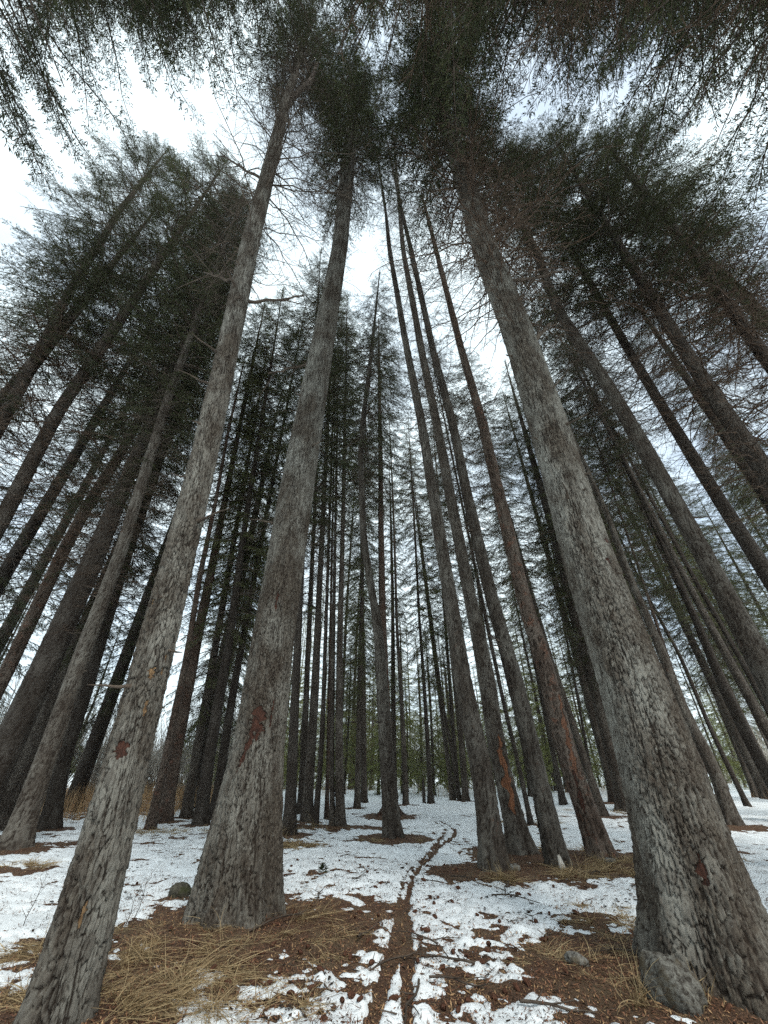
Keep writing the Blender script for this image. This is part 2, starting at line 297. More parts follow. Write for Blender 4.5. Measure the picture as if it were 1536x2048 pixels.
# ------------------------------------------------------------------ ground fields
TREES = []          # x, y, radius for mounds and needle rings (filled from the tree table below)
TT = [
 # key, points [(px, py, width px)], total height, bark, crown start, crown variant, crown radius, dead from, dead variant, dead radius, ring radius
 ('T1', [(105,2060,0),(150,1920,0),(207,1700,106),(260,1500,88),(310,1300,78),(388,1000,60),(456,700,47),(497,500,42),(548,300,32),(572,205,24)], 36, 'NEAR', 23.5, 0, 1.2, 8.0, 1, 1.3, 0.5),
 ('T2', [(468,1850,0),(484,1700,142),(518,1500,100),(543,1300,83),(590,1000,68),(643,700,46),(679,500,31),(699,300,27),(707,200,22)], 35, 'NEAR', 17.5, 1, 1.15, 9.0, 2, 1.0, 1.0),
 ('T3', [(1450,1975,0),(1368,1700,178),(1313,1500,158),(1241,1300,129),(1169,1100,104),(1127,950,88),(1080,800,76),(1030,650,64),(970,500,52),(910,300,36),(890,250,32)], 33, 'NEAR', 13.5, 2, 1.25, 7.0, 0, 1.0, 0.9),
 ('M1', [(-75,1685,0),(105,1300,58),(195,1100,46),(257,950,32),(320,800,26)], 33, 'DARK', 8.0, 0, 1.15, 4.0, 0, 0.9, 0.8),
 ('M2', [(28,1703,0),(60,1600,52),(100,1500,46),(133,1400,41),(168,1300,36),(243,1100,27),(289,950,24),(335,800,20)], 32, 'BROWN', 9.5, 1, 1.1, 5.0, 1, 0.9, 0.7),
 ('M3', [(98,1660,0),(130,1500,34),(165,1400,32),(194,1300,29),(258,1100,22),(310,950,18)], 28, 'DARK', 5.0, 2, 1.0, 3.5, 2, 0.9, 0.5),
 ('M4', [(-150,1665,0),(20,1330,32),(128,1100,28),(182,1000,26),(245,900,22),(300,800,19),(370,680,15)], 33, 'RED', 11.0, 0, 1.1, 5.0, 2, 0.8, 0.4),
 ('M5', [(-420,1705,0),(0,1048,42),(115,825,34),(200,700,30),(300,550,22)], 36, 'BROWN', 12.5, 1, 1.3, 5.5, 0, 1.0, 0.5),
 ('M6', [(-600,1720,0),(0,850,40),(40,775,36),(90,685,32),(135,590,28),(240,420,20)], 36, 'BROWN', 13.0, 2, 1.3, 6.0, 0, 1.0, 0.5),
 ('L1', [(300,1660,0),(345,1450,15),(376,1300,13),(400,1150,11),(432,1000,8),(455,870,6)], 20, 'RED', 13.0, 3, 0.5, 6.0, 2, 0.6, 0.2),
 ('L2', [(327,1646,0),(357,1480,25),(390,1300,22),(425,1130,17),(450,1000,13),(480,850,9)], 27, 'RED', 9.5, 1, 0.9, 6.0, 2, 0.7, 0.3),
 ('L3', [(372,1636,0),(390,1520,19),(412,1400,17)], 24, 'BROWN', 2.8, 0, 1.0, 2.5, 2, 0.7, 0.2),
 ('L4', [(400,1652,0),(414,1540,25),(424,1482,24),(441,1378,21),(456,1300,18),(490,1050,12)], 27, 'DARK', 5.0, 2, 1.05, 3.0, 1, 0.8, 0.3),
 ('L5', [(428,1640,0),(447,1508,19),(467,1378,16),(484,1290,13),(510,1150,10)], 28, 'DARK', 6.0, 1, 1.0, 3.0, 1, 0.8, 0.3),
 ('C1', [(579,1671,0),(583,1550,21),(588,1450,19),(597,1250,14),(610,1000,9)], 28, 'DARK', 8.0, 2, 1.05, 4.0, 1, 0.8, 0.4),
 ('C1b', [(602,1632,0),(608,1500,14),(614,1350,11)], 27, 'BROWN', 6.5, 0, 1.0, 4.0, 2, 0.7, 0.2),
 ('C2', [(613,1647,0),(621,1520,19),(629,1400,17),(640,1150,11)], 29, 'BROWN', 9.0, 1, 1.05, 4.5, 1, 0.8, 0.3),
 ('C3', [(630,1655,0),(643,1500,10),(647,1400,9),(655,1150,6)], 21, 'DARK', 11.0, 3, 0.5, 4.0, 2, 0.6, 0.2),
 ('C4', [(653,1642,0),(656,1500,7),(660,1300,5)], 20, 'RED', 10.0, 3, 0.5, 4.0, 2, 0.6, 0.15),
 ('C5', [(665,1656,0),(664,1500,9),(666,1300,8),(671,1050,5)], 22, 'BROWN', 12.0, 3, 0.5, 4.0, 2, 0.6, 0.3),
 ('C5b', [(681,1656,0),(678,1500,16),(679,1300,12),(687,1000,8)], 25, 'BROWN', 12.0, 0, 0.55, 4.5, 2, 0.7, 0.3),
 ('C6', [(714,1618,0),(716,1520,10),(719,1400,9)], 24, 'BROWN', 4.0, 1, 0.8, 2.5, 1, 0.8, 0.5),
 ('C7', [(728,1608,0),(727,1500,12)], 24, 'BROWN', 6.0, 2, 0.8, 3.0, 2, 0.8, 0.2),
 ('C8', [(787,1678,0),(776,1560,29),(771,1480,26),(766,1400,24),(757,1260,19),(745,1190,14),(727,1080,13),(721,911,11),(728,820,9),(740,730,7)], 24, 'BROWN', 9.5, 0, 1.05, 6.0, 2, 0.6, 0.75),
 ('C8b', [(783,1633,0),(775,1500,21),(768,1350,18),(764,1200,14),(762,1052,11),(761,911,9),(759,805,7)], 28, 'RED', 12.0, 1, 1.05, 7.5, 2, 0.6, 1.2),
 ('C9', [(812,1612,0),(808,1500,10),(803,1400,8),(794,1262,6),(788,1052,4)], 25, 'BROWN', 9.0, 3, 0.55, 4.0, 1, 0.5, 0.5),
 ('C10', [(862,1606,0),(856,1500,9),(850,1400,7),(838,1227,5),(829,1052,4)], 25, 'DARK', 5.0, 1, 0.75, 3.0, 1, 0.6, 0.3),
 ('C11', [(906,1601,0),(893,1500,9),(880,1400,7)], 25, 'BROWN', 5.5, 2, 0.75, 3.0, 1, 0.6, 0.3),
 ('C12', [(920,1602,0),(903,1500,7),(884,1400,5)], 23, 'DARK', 9.0, 3, 0.6, 4.0, 2, 0.6, 0.3),
 ('C13', [(932,1603,0),(924,1500,12),(914,1400,10)], 26, 'BROWN', 8.0, 0, 0.8, 4.0, 1, 0.6, 0.3),
 ('R1', [(990,1748,0),(962,1520,42),(931,1400,37),(901,1200,28),(868,1000,22),(844,850,17),(814,700,13),(779,500,8),(771,420,5)], 34, 'BROWN', 30, 3, 0.30, 3.5, 2, 0.95, 0.9),
 ('R2', [(1046,1712,0),(993,1500,35),(973,1350,33),(941,1200,25),(902,1000,21),(874,850,17),(843,700,14),(806,500,9),(788,285,4)], 43, 'BROWN', 38, 3, 0.25, 3.5, 2, 1.0, 1.0),
 ('R3', [(1120,1742,0),(1063,1500,36),(1027,1350,32),(984,1200,26),(936,1000,21),(906,850,17),(866,700,13),(822,500,9),(803,420,6)], 36, 'BROWN', 32, 3, 0.25, 4.0, 1, 0.9, 1.0),
 ('R4', [(1208,1722,0),(1130,1500,42),(1095,1350,36),(1048,1200,30),(1000,1000,24),(966,850,19),(923,700,14),(872,500,9),(845,395,4)], 28, 'RED', 25, 3, 0.25, 4.0, 2, 1.0, 1.1),
 ('R5', [(1062,1648,0),(1035,1520,9),(1010,1420,8)], 23, 'DARK', 6.0, 1, 0.8, 3.5, 1, 0.8, 0.3),
 ('R6', [(1207,1633,0),(1172,1530,17),(1144,1444,15),(1095,1300,11)], 25, 'BROWN', 6.0, 2, 0.85, 3.5, 1, 0.8, 0.5),
 ('R7', [(1232,1607,0),(1205,1500,20),(1185,1430,18),(1160,1335,15),(1128,1227,13),(1108,1155,11),(1065,1000,8)], 28, 'BROWN', 17.0, 0, 0.6, 6.0, 2, 0.8, 0.7),
 ('R8', [(1195,1602,0),(1179,1528,6),(1147,1350,5)], 18, 'DARK', 12.0, 3, 0.4, 4.0, 2, 0.5, 0.2),
 ('RR1', [(1468,1652,0),(1421,1519,27),(1370,1431,24),(1322,1300,19),(1259,1155,15),(1219,1042,12),(1185,965,10),(1140,860,7)], 27, 'BROWN', 13.0, 1, 0.7, 5.0, 1, 0.8, 0.8),
 ('RR1b', [(1440,1644,0),(1408,1540,9),(1390,1480,8)], 20, 'RED', 7.0, 0, 0.6, 4.0, 2, 0.7, 0.3),
 ('RR2', [(1497,1615,0),(1458,1536,11),(1419,1453,10),(1360,1311,8),(1321,1241,7),(1270,1141,5)], 25, 'DARK', 8.5, 1, 0.75, 4.0, 2, 0.8, 0.2),
 ('RR3', [(1537,1599,0),(1482,1486,23),(1440,1398,20)], 27, 'BROWN', 5.5, 2, 0.9, 3.0, 1, 0.9, 0.4),
 ('RR4', [(1585,1645,0),(1506,1497,26),(1447,1376,22),(1400,1260,18),(1330,1100,13),(1260,950,10)], 27, 'DARK', 12.0, 0, 0.8, 4.5, 2, 0.8, 0.4),
 ('RR5', [(1640,1650,0),(1536,1464,25),(1447,1300,19),(1372,1160,14),(1290,1000,11)], 27, 'BROWN', 13.0, 1, 0.8, 5.0, 2, 0.8, 0.4),
 ('RR6', [(1665,1640,0),(1536,1420,16),(1471,1300,13),(1390,1160,10)], 26, 'DARK', 12.0, 2, 0.8, 5.0, 2, 0.8, 0.4),
 ('RR7', [(1745,1760,0),(1509,1300,58),(1432,1155,46),(1385,1070,42),(1290,900,38),(1218,775,30),(1118,625,24),(1070,500,18)], 32, 'BROWN', 13.0, 0, 1.1, 7.0, 1, 1.1, 0.5),
 ('RR8', [(1910,1745,0),(1512,1113,40),(1453,1022,34),(1376,900,30),(1316,800,25),(1257,700,22),(1156,525,16)], 32, 'DARK', 13.0, 1, 1.15, 6.5, 1, 1.2, 0.5),
 ('RR9', [(2120,1790,0),(1536,950,52),(1418,780,42),(1350,670,36),(1300,590,32)], 29, 'BROWN', 12.0, 2, 1.15, 5.0, 0, 1.15, 0.5),
 ('RR10', [(2500,1800,0),(1577,780,46),(1393,520,34),(1343,450,30)], 28, 'DARK', 11.5, 0, 1.15, 6.0, 0, 1.1, 0.5),
]
# trees that stand beside the photographer: only their tops and twigs reach into the picture
EXTRA = [('E1', 5.4, -0.2, 29, 9.5, 0, 1.5, 6.0, 0), ('E2', 9.4, -0.2, 29, 9.5, 1, 1.3, 5.0, 0), ('E3', -5.2, -1.0, 29, 10.5, 2, 1.5, 8.0, 1),
         ('E4', 0.8, -0.6, 31, 11.5, 1, 1.6, 11.0, 0), ('E5', 2.9, -0.3, 31, 11.5, 0, 1.6, 10.0, 0), ('E6', -8.0, 0.1, 33, 9.0, 0, 1.6, 6.0, 0), ('E7', -3.6, -0.6, 31, 13.0, 2, 1.45, 12.0, 1),
         ('E8', 13.0, 7.5, 28, 9.0, 1, 1.1, 5.0, 1), ('E9', 15.0, 12.5, 27, 5.0, 0, 1.1, 3.5, 1), ('E10', 8.7, 17.5, 26, 4.5, 2, 0.9, 3.0, 1), ('E11', 12.8, 19.5, 25, 3.5, 1, 1.0, 3.0, 1),
         ('E12', -12.4, 8.5, 27, 4.5, 2, 1.1, 3.5, 1), ('E13', -13.8, 13.0, 26, 3.5, 1, 1.1, 3.0, 1), ('E14', -5.8, 21.0, 24, 3.0, 0, 0.95, 2.5, 1), ('E15', -11.2, 17.5, 25, 3.0, 1, 1.1, 2.5, 1),
         ('E16', -9.4, 12.2, 25, 4.0, 0, 0.95, 3.0, 1), ('E17', -7.6, 19.0, 24, 2.5, 2, 1.0, 2.0, 1), ('E18', -16.5, 17.0, 25, 3.0, 0, 1.2, 2.5, 1), ('E19', 7.4, -0.1, 29, 8.5, 2, 1.5, 5.5, 0)]

def tree_axis(pts, H):
    bx, by = ground_at(pts[0][0], pts[0][1])
    hs = [0.0]; xs = [bx]; rh = []; rr = []
    for px, py, wd in pts[1:]:
        x, z, dep = on_plane(px, py, by)
        hs.append(z); xs.append(x)
        if wd: rh.append(z); rr.append(wd * dep / F / 2 * cos(atan2(x, by)))    # a round stem off the optical axis looks wider
    # straight on from the last measured stretch
    k = max(0, len(hs) - 3); sl = (xs[-1] - xs[k]) / (hs[-1] - hs[k])
    sl = max(-0.06, min(0.06, sl))
    if H <= hs[-1] + 1: H = hs[-1] + 1.5
    hs.append(H); xs.append(xs[-1] + sl * (H - hs[-2]))
    return by, np.array(hs), np.array(xs), np.array(rh), np.array(rr), H
AX = {}
for t in TT:
    AX[t[0]] = tree_axis(t[1], t[2]); by, hs, xs, rh, rr, H = AX[t[0]]
    TREES.append((xs[0], by, rr[0], t[10]))

RUT_A = [(735,2090),(749,2040),(770,1960),(793,1900),(806,1830),(815,1790),(833,1740),(862,1710),(877,1694),(897,1683),(908,1673),(911,1660),(897,1648),(867,1636),(840,1627)]
RUT_B = [(818,2090),(815,2040),(812,1960),(815,1900),(813,1840),(798,1795),(812,1750),(848,1712),(868,1692),(884,1676),(891,1660),(884,1648),(855,1636)]
def dense(pl, n=14):
    P = np.array([ground_at(*p) for p in pl]); t = np.arange(len(P)); tt = np.linspace(0, len(P) - 1, n * len(P))
    X = np.interp(tt, t, P[:, 0]); Y = np.interp(tt, t, P[:, 1]); k = np.ones(9) / 9
    Xp = np.pad(X, 4, 'edge'); Yp = np.pad(Y, 4, 'edge')
    return np.stack([np.convolve(Xp, k, 'valid'), np.convolve(Yp, k, 'valid')], 1)
RA, RB = dense(RUT_A), dense(RUT_B)
# bare, needle-covered patches: (px, py, rx, ry, weight)
BARE = [(500,1880,1.0,0.42,1.2),(430,1930,0.7,0.45,0.75),(640,1850,0.55,0.35,1.0),(560,1990,0.7,0.4,0.5),(300,1960,0.6,0.5,1.0),(660,1960,0.4,0.4,0.45),
        (1200,1915,0.55,0.5,1.2),(1300,1990,0.6,0.5,1.2),(1130,1935,0.35,0.25,0.7),(1060,1745,0.9,0.4,1.2),(1160,1745,0.8,0.5,1.0),(1240,1735,0.7,0.6,0.8),
        (780,1825,0.40,0.55,0.75),(790,1890,0.5,0.5,0.6),(850,1850,0.5,0.4,0.45),(700,1790,0.5,0.4,0.35),(880,1960,0.35,0.25,0.45),(740,2000,0.4,0.3,0.4),(960,1880,0.35,0.4,0.35),(1000,2000,0.25,0.18,0.75),(900,1990,0.3,0.2,0.6),
        (790,1680,0.9,0.35,1.1),(700,1655,1.2,0.4,0.8),(630,1655,1.0,0.4,0.7),(1180,1850,0.45,0.35,0.6),(1440,1655,1.3,0.5,1.0),(1220,1632,1.5,0.4,0.9),(1230,1609,1.6,0.6,0.9),
        (90,1690,1.4,0.4,0.9),(60,1740,0.6,0.3,0.7),(590,1690,0.6,0.45,0.8),(90,1900,0.3,0.35,0.7),(20,2010,0.4,0.3,0.7),(250,1880,0.4,0.3,0.7),(380,1800,0.3,0.12,0.8),(960,1770,0.4,0.3,0.5)]
BG = [(*ground_at(a, b), rx, ry, wt) for a, b, rx, ry, wt in BARE]
def rut_d(x, y, P):
    d = np.full(x.shape, 9.0)
    m = (np.abs(x - 0.4) < 3.5) & (y > 2) & (y < 22)
    if m.any():
        xs, ys = x[m], y[m]; dd = np.full(xs.shape, 9.0)
        for i in range(0, len(P)):
            dd = np.minimum(dd, (xs - P[i, 0]) ** 2 + (ys - P[i, 1]) ** 2)
        d[m] = np.sqrt(np.minimum(dd, 81))
    return d
def fields(x, y):
    """ground height without fine relief, snow measure (>0 means snow lies)"""
    r = np.hypot(x, y)
    z = 0.10 * (fbm(x * 0.35, y * 0.35, 3, 3) - 0.5) + 0.035 * (fbm(x * 1.6, y * 1.6, 3, 9) - 0.5)
    wx = x + 0.35 * (fbm(x * 2.1, y * 2.1, 3, 21) - 0.5); wy = y + 0.35 * (fbm(x * 2.1, y * 2.1, 3, 31) - 0.5)
    bare = np.zeros_like(x)
    for tx, ty, tr, ring in TREES:
        d = np.hypot(wx - tx, wy - ty)
        z = z + 0.10 * min(1.0, tr * 3) * np.exp(-(d / (tr + 0.38)) ** 2)
        bare = np.maximum(bare, 1.2 * (1 - sst(tr + 0.10, tr + 0.12 + ring, d)))
    for bx, by, rx, ry, wt in BG:
        q = ((wx - bx) / rx) ** 2 + ((wy - by) / ry) ** 2
        bare = np.maximum(bare, wt * np.exp(-q ** 1.3 * 0.8))
    sp = fbm(x * 6.0, y * 6.0, 4, 41, 0.6); bg_ = fbm(x * 1.1, y * 1.1, 4, 51)
    sf = fbm(x * 17.0, y * 17.0, 3, 45, 0.6)
    s = 0.19 + 0.9 * (bg_ - 0.5) + 1.7 * (sp - 0.5) + 0.8 * (sf - 0.5) * (1 - sst(10, 18, r)) - 1.05 * bare
    ra, rb = rut_d(x, y, RA), rut_d(x, y, RB)
    wid = 0.038 + 0.05 * (fbm(x * 6, y * 6, 3, 61) - 0.5) + 0.006 * sst(5, 10, y)
    rut = np.maximum(1 - sst(wid * 0.7, wid * 2.0, ra), 0.85 * (1 - sst(wid * 0.5, wid * 1.6, rb)))
    s = s - (0.75 + 0.4 * sst(5, 9, y)) * rut + 0.30 * ((1 - sst(0.08, 0.25, np.minimum(ra, rb))) * (1 - rut))
    z = z - 0.022 * rut
    mead = sst(-6, -9, x) * sst(13, 16, y) * (1 - sst(40, 60, r))          # straw meadow beyond the left trees
    s = s - 0.55 * mead + 0.12 * sst(14, 30, r) * (1 - mead)
    z = z * (1 - sst(40, 80, r))
    return z, s
def litter_z(x, y, z):
    return z + 0.020 * (fbm(x * 14, y * 14, 3, 71) - 0.5)
def snow_z(x, y, z, s):
    t = np.where(s > 0, 0.009 + 0.028 * sst(0, 0.6, s), 0.009 + 0.06 * np.maximum(s, -0.6))
    return z + t + 0.012 * (fbm(x * 11, y * 11, 3, 81) - 0.5)

rings = np.concatenate([2.2 * np.exp(np.arange(0, 500) * 0.0065), 2.2 * math.exp(500 * 0.0065) * np.exp(np.arange(1, 42) * 0.1)])
ang = np.concatenate([np.linspace(-pi / 2 - 1.0, -1.02, 60)[:-1], np.linspace(-1.02, 1.02, 430), np.linspace(1.02, pi / 2 + 1.0, 60)[1:]])
GX = rings[:, None] * np.sin(ang)[None, :]; GY = rings[:, None] * np.cos(ang)[None, :]
gx, gy = GX.ravel(), GY.ravel()
gz, gs = fields(gx, gy)
lz = litter_z(gx, gy, gz); sz = snow_z(gx, gy, gz, gs)
Q = grid_quads(len(rings), len(ang))[:, ::-1]
# litter sheet at half the resolution (grain comes from needles laid on it)
ri = np.arange(0, len(rings), 2); ri[-1] = len(rings) - 1; ci = np.arange(0, len(ang), 2); ci[-1] = len(ang) - 1
sub = (ri[:, None] * len(ang) + ci[None, :]).ravel()
Vg = np.stack([gx, gy, lz], 1)[sub]
# a patch under and behind the camera closes the sheet
o = link('ground', mesh_np('ground', Vg, grid_quads(len(ri), len(ci))[:, ::-1], mats=[LITTER])); tag(o, kind='structure')
keep = (gs.reshape(len(rings), len(ang)) > -0.50)
kq = (keep[:-1, :-1] | keep[1:, :-1] | keep[:-1, 1:] | keep[1:, 1:]).ravel()
o = link('snow', mesh_np('snow', np.stack([gx, gy, sz], 1), Q[kq], mats=[SNOW])); tag(o, kind='structure')
# wide base sheet: behind the camera and out to the horizon
rb_ = np.array([0.0, 1.2, 2.4, 6, 20, 60, 200, 600, 3000.0]); ab_ = np.linspace(0, 2 * pi, 49)[:-1]
bx_ = (rb_[:, None] * np.cos(ab_)[None, :]).ravel(); by_ = (rb_[:, None] * np.sin(ab_)[None, :]).ravel()
o = link('snow_field', mesh_np('snow_field', np.stack([bx_, by_, np.full_like(bx_, -0.13)], 1), grid_quads(len(rb_), 48, True), mats=[SNOW])); tag(o, kind='structure')

def surf(x, y):
    x = np.atleast_1d(np.asarray(x, float)); y = np.atleast_1d(np.asarray(y, float))
    z, s = fields(x, y); a = litter_z(x, y, z); b = snow_z(x, y, z, s)
    return np.maximum(a, b), s

# far hill across the valley
u = np.linspace(-1, 1, 80); vv = np.linspace(0, 1, 14)
hx = -900 + 1500 * u[None, :] + 0 * vv[:, None]; hy = 1100 + 500 * vv[:, None] + 120 * u[None, :]
hz_ = sst(0, 1, vv)[:, None] * ((40 + 95 * fbm(u * 3 + 4, u * 0 + 2, 4, 5)) * (1 - sst(0.1, 0.75, u)))[None, :] - 1
hz_ = hz_ + 10 * (fbm((hx * 0.03).ravel(), (hy * 0.03).ravel(), 3, 8).reshape(hx.shape) - 0.5) * vv[:, None]
o = link('hill', mesh_np('hill', np.stack([hx, hy, hz_], -1).reshape(-1, 3), grid_quads(14, 80), mats=[HILL])); tag(o, kind='structure')

# ------------------------------------------------------------------ branch templates
rng = np.random.default_rng(11)
def stem_curve(Ln, droop, lift, n=7, wob=0.05):
    t = np.linspace(0, 1, n)
    P = np.stack([t * Ln, np.cumsum(rng.normal(0, wob * Ln / n, n)), Ln * (lift * t - droop * t ** 2 + 0.28 * droop * t ** 4)], 1)
    P[0] = 0; return P
def at_curve(P, t):
    k = np.linspace(0, 1, len(P)); return np.array([np.interp(t, k, P[:, i]) for i in range(3)])
def diamonds(base, d, ln, wd):
    """needled twig ends: thin four-cornered blades from base along d, random roll"""
    n = len(base); d = d / (np.linalg.norm(d, axis=1)[:, None] + 1e-9)
    r = rng.normal(size=(n, 3)); sd_ = np.cross(d, r); sd_ /= np.linalg.norm(sd_, axis=1)[:, None] + 1e-9
    m = base + d * (ln * 0.45)[:, None]
    V = np.stack([base, m + sd_ * (wd / 2)[:, None], base + d * ln[:, None], m - sd_ * (wd / 2)[:, None]], 1).reshape(-1, 3)
    return V, np.arange(n * 4).reshape(-1, 4)
def live_branch(Ln, bare=0.28, dens=1.0):
    P = stem_curve(Ln, 0.38, 0.12, 9, 0.12); b = MB()
    b.add(*tube(P, np.linspace(0.018, 0.004, len(P)) * (0.6 + Ln * 0.3)), m=0)
    ns = int(Ln / 0.085 * dens); B = []; D = []; Ls = []; Wd = []; tA = []; tM = []; tE = []
    for i in range(ns):
        t = bare + (1 - bare) * (i + rng.random()) / ns; p = at_curve(P, t); sgn = 1 if i % 2 else -1
        l = (0.12 + 0.50 * (1 - t) ** 0.7 * min(1, Ln / 1.4)) * rng.uniform(0.55, 1.25)
        a = radians(rng.uniform(25, 70)) * sgn
        d = np.array([cos(a), sin(a), rng.uniform(-0.75, 0.05)]); d /= np.linalg.norm(d)
        e = p + d * l + np.array([0, 0, -0.6 * l * l]); mid_ = (p + e) / 2 + np.array([0, 0, 0.12 * l * l])
        tA.append(p); tM.append(mid_); tE.append(e)
        nn = max(5, int(l / 0.024))
        for k in range(nn):
            s = (k + 0.5) / nn; q = (1 - s) ** 2 * p + 2 * s * (1 - s) * (2 * mid_ - (p + e) / 2) + s * s * e
            sg = 1 if k % 2 else -1; c = radians(rng.uniform(20, 60)) * sg
            dd = np.array([d[0] * cos(c) - d[1] * sin(c), d[0] * sin(c) + d[1] * cos(c), d[2] + rng.uniform(-0.6, 0.35)])
            B.append(q); D.append(dd); Ls.append(rng.uniform(0.06, 0.15) * (1.15 - 0.5 * s)); Wd.append(rng.uniform(0.013, 0.024))
        B.append(e - d * 0.05); D.append(d); Ls.append(0.13); Wd.append(0.022)
    b.add(*ribbons(np.array(tA), np.array(tM), np.array(tE), np.full(len(tA), 0.008)), m=0)
    b.add(*diamonds(np.array(B), np.array(D), np.array(Ls), np.array(Wd)), m=1)
    return np.concatenate(b.V), np.concatenate(b.Q), np.concatenate(b.M)
def ribbons(A, Bm, E, wd):
    n = len(A); d = E - A; r = rng.normal(size=(n, 3)); s = np.cross(d, r); s /= np.linalg.norm(s, axis=1)[:, None] + 1e-9
    w2 = wd[:, None] / 2
    V = np.stack([A - s * w2, A + s * w2, Bm + s * w2 * 0.8, Bm - s * w2 * 0.8, E + s * w2 * 0.4, E - s * w2 * 0.4], 1).reshape(-1, 3)
    i = np.arange(n)[:, None] * 6
    return V, np.concatenate([i + np.array([[0, 1, 2, 3]]), i + np.array([[3, 2, 4, 5]])])
def dead_branch(Ln, dens=1.0, thick=1.0):
    P = stem_curve(Ln, 0.45, 0.10, 8, 0.25); b = MB()
    b.add(*tube(P, np.linspace(0.012, 0.004, len(P)) * thick * (0.5 + 0.4 * Ln)), m=0)
    ns = max(4, int(Ln / 0.10 * dens)); A = []; M_ = []; E = []; W_ = []
    for i in range(ns):
        t = 0.12 + 0.88 * rng.random(); p = at_curve(P, t); sgn = 1 if i % 2 else -1
        l = (0.12 + 0.42 * (1 - t)) * rng.uniform(0.5, 1.3)
        a = radians(rng.uniform(25, 75)) * sgn
        d = np.array([cos(a), sin(a), rng.uniform(-0.55, 0.35)])
        e = p + d * l + rng.normal(0, 0.06 * l, 3); m = p + d * l * 0.5 + rng.normal(0, 0.09 * l, 3)
        A.append(p); M_.append(m); E.append(e); W_.append(0.008 * thick)
        for k in range(int(rng.integers(1, 5))):
            s = rng.uniform(0.3, 0.9); q = p + (m - p) * 2 * s if s < 0.5 else m + (e - m) * (2 * s - 1)
            dd = d + rng.normal(0, 0.6, 3); l2 = l * rng.uniform(0.25, 0.6)
            A.append(q); E.append(q + dd * l2); M_.append(q + dd * l2 * 0.5 + rng.normal(0, 0.08 * l2, 3)); W_.append(0.0055 * thick)
    b.add(*ribbons(np.array(A), np.array(M_), np.array(E), np.array(W_)), m=0)
    return np.concatenate(b.V), np.concatenate(b.Q), np.concatenate(b.M)
LIVE = [live_branch(2.0, rng.uniform(0.15, 0.4)) for _ in range(7)]
DEAD = [dead_branch(1.3) for _ in range(9)]
SPARSE = [live_branch(1.6, 0.45, 0.5) for _ in range(4)]

def place(b, tpl, z, az, el, sc, x0=0.0, flip=False):
    V, Qd, M = tpl; V = V * sc
    if flip: V = V * np.array([1, -1, 1])
    ce, se, ca, sa = cos(el), sin(el), cos(az), sin(az)
    x = V[:, 0] * ce - V[:, 2] * se + x0; zz = V[:, 0] * se + V[:, 2] * ce; y = V[:, 1]
    b.V.append(np.stack([x * ca - y * sa, x * sa + y * ca, zz + z], 1)); b.Q.append(Qd + b.n); b.M.append(M); b.n += len(V)
def make_crown(name, Hc, Rm, step, per, mats, prof, el0=-14, el1=34, top=True, dead=0.0, pool=None, plen=2.0):
    pool = pool or LIVE
    b = MB(); z = 0.0; az = rng.uniform(0, 6)
    while z < Hc - (0.15 if top else 0):
        u = z / Hc
        for k in range(per):
            az += 2.399 + rng.normal(0, 0.35)
            Lr = Rm * max(0.12, prof(u)) * rng.uniform(0.45, 1.2)
            el = radians(el0 + (el1 - el0) * u ** 1.3 + rng.normal(0, 9))
            tp = DEAD[int(rng.integers(len(DEAD)))] if rng.random() < dead else pool[int(rng.integers(len(pool)))]
            place(b, tp, z + rng.uniform(-0.15, 0.15), az, el, Lr / (1.3 if tp[2].max() == 0 else plen), 0.03, rng.random() < 0.5)
        z += step * (0.6 + 0.8 * rng.random()) * (1 - 0.30 * u)
    if top:
        b.add(*tube(np.array([[0, 0, Hc - 1.0], [0.02, 0, Hc - 0.4], [0, 0.02, Hc + 0.25]]), np.array([0.02, 0.012, 0.004])), m=0)
        n = 60; zz = rng.uniform(Hc - 0.9, Hc + 0.15, n); a_ = rng.uniform(0, 2 * pi, n)
        b.add(*diamonds(np.stack([0 * zz, 0 * zz, zz], 1), np.stack([np.cos(a_), np.sin(a_), np.full(n, 0.7)], 1), np.full(n, 0.13), np.full(n, 0.03)), m=1)
    return b.mesh(name, mats)
def make_sparse(name, Hc, Rm, mats):
    b = MB(); z = 0.0; az = 0.0
    while z < Hc - 0.1:
        u = z / Hc
        for k in range(3):
            az += 2.399; Lr = Rm * (1 - u) ** 0.7 * rng.uniform(0.5, 1.1) + 0.15
            place(b, SPARSE[int(rng.integers(4))], z, az, radians(-10 + 50 * u + rng.normal(0, 8)), Lr / 1.6, 0.02)
        z += 0.42
    b.add(*tube(np.array([[0, 0, Hc - 0.6], [0.01, 0, Hc], [0, 0.01, Hc + 0.3]]), np.array([0.015, 0.01, 0.003])), m=0)
    return b.mesh(name, mats)
def make_dead(name, Hd, Rm, step, per, mats, thick=1.0):
    b = MB(); z = 0.0; az = 0.0
    while z < Hd:
        u = z / Hd
        for k in range(per):
            az += 2.399 + rng.normal(0, 0.35)
            Lr = Rm * (0.45 + 0.55 * min(1, u * 2.2)) * rng.uniform(0.3, 1.15)
            place(b, DEAD[int(rng.integers(len(DEAD)))], z + rng.uniform(-0.2, 0.2), az, radians(rng.normal(2, 13)), Lr / 1.3, 0.05, rng.random() < 0.5)
        z += step * (0.6 + 0.8 * rng.random())
    return b.mesh(name, mats)
HC0, HD0 = 7.0, 8.0
LOWER = [make_crown('lower_crown', HC0, 2.1, 0.27, 4, [DEADWOOD, NEEDLE], lambda u: 0.75 + 0.3 * u, -20, -2, False, 0.18) for _ in range(3)]
LONG = [live_branch(3.2, rng.uniform(0.15, 0.35), 0.95) for _ in range(4)]
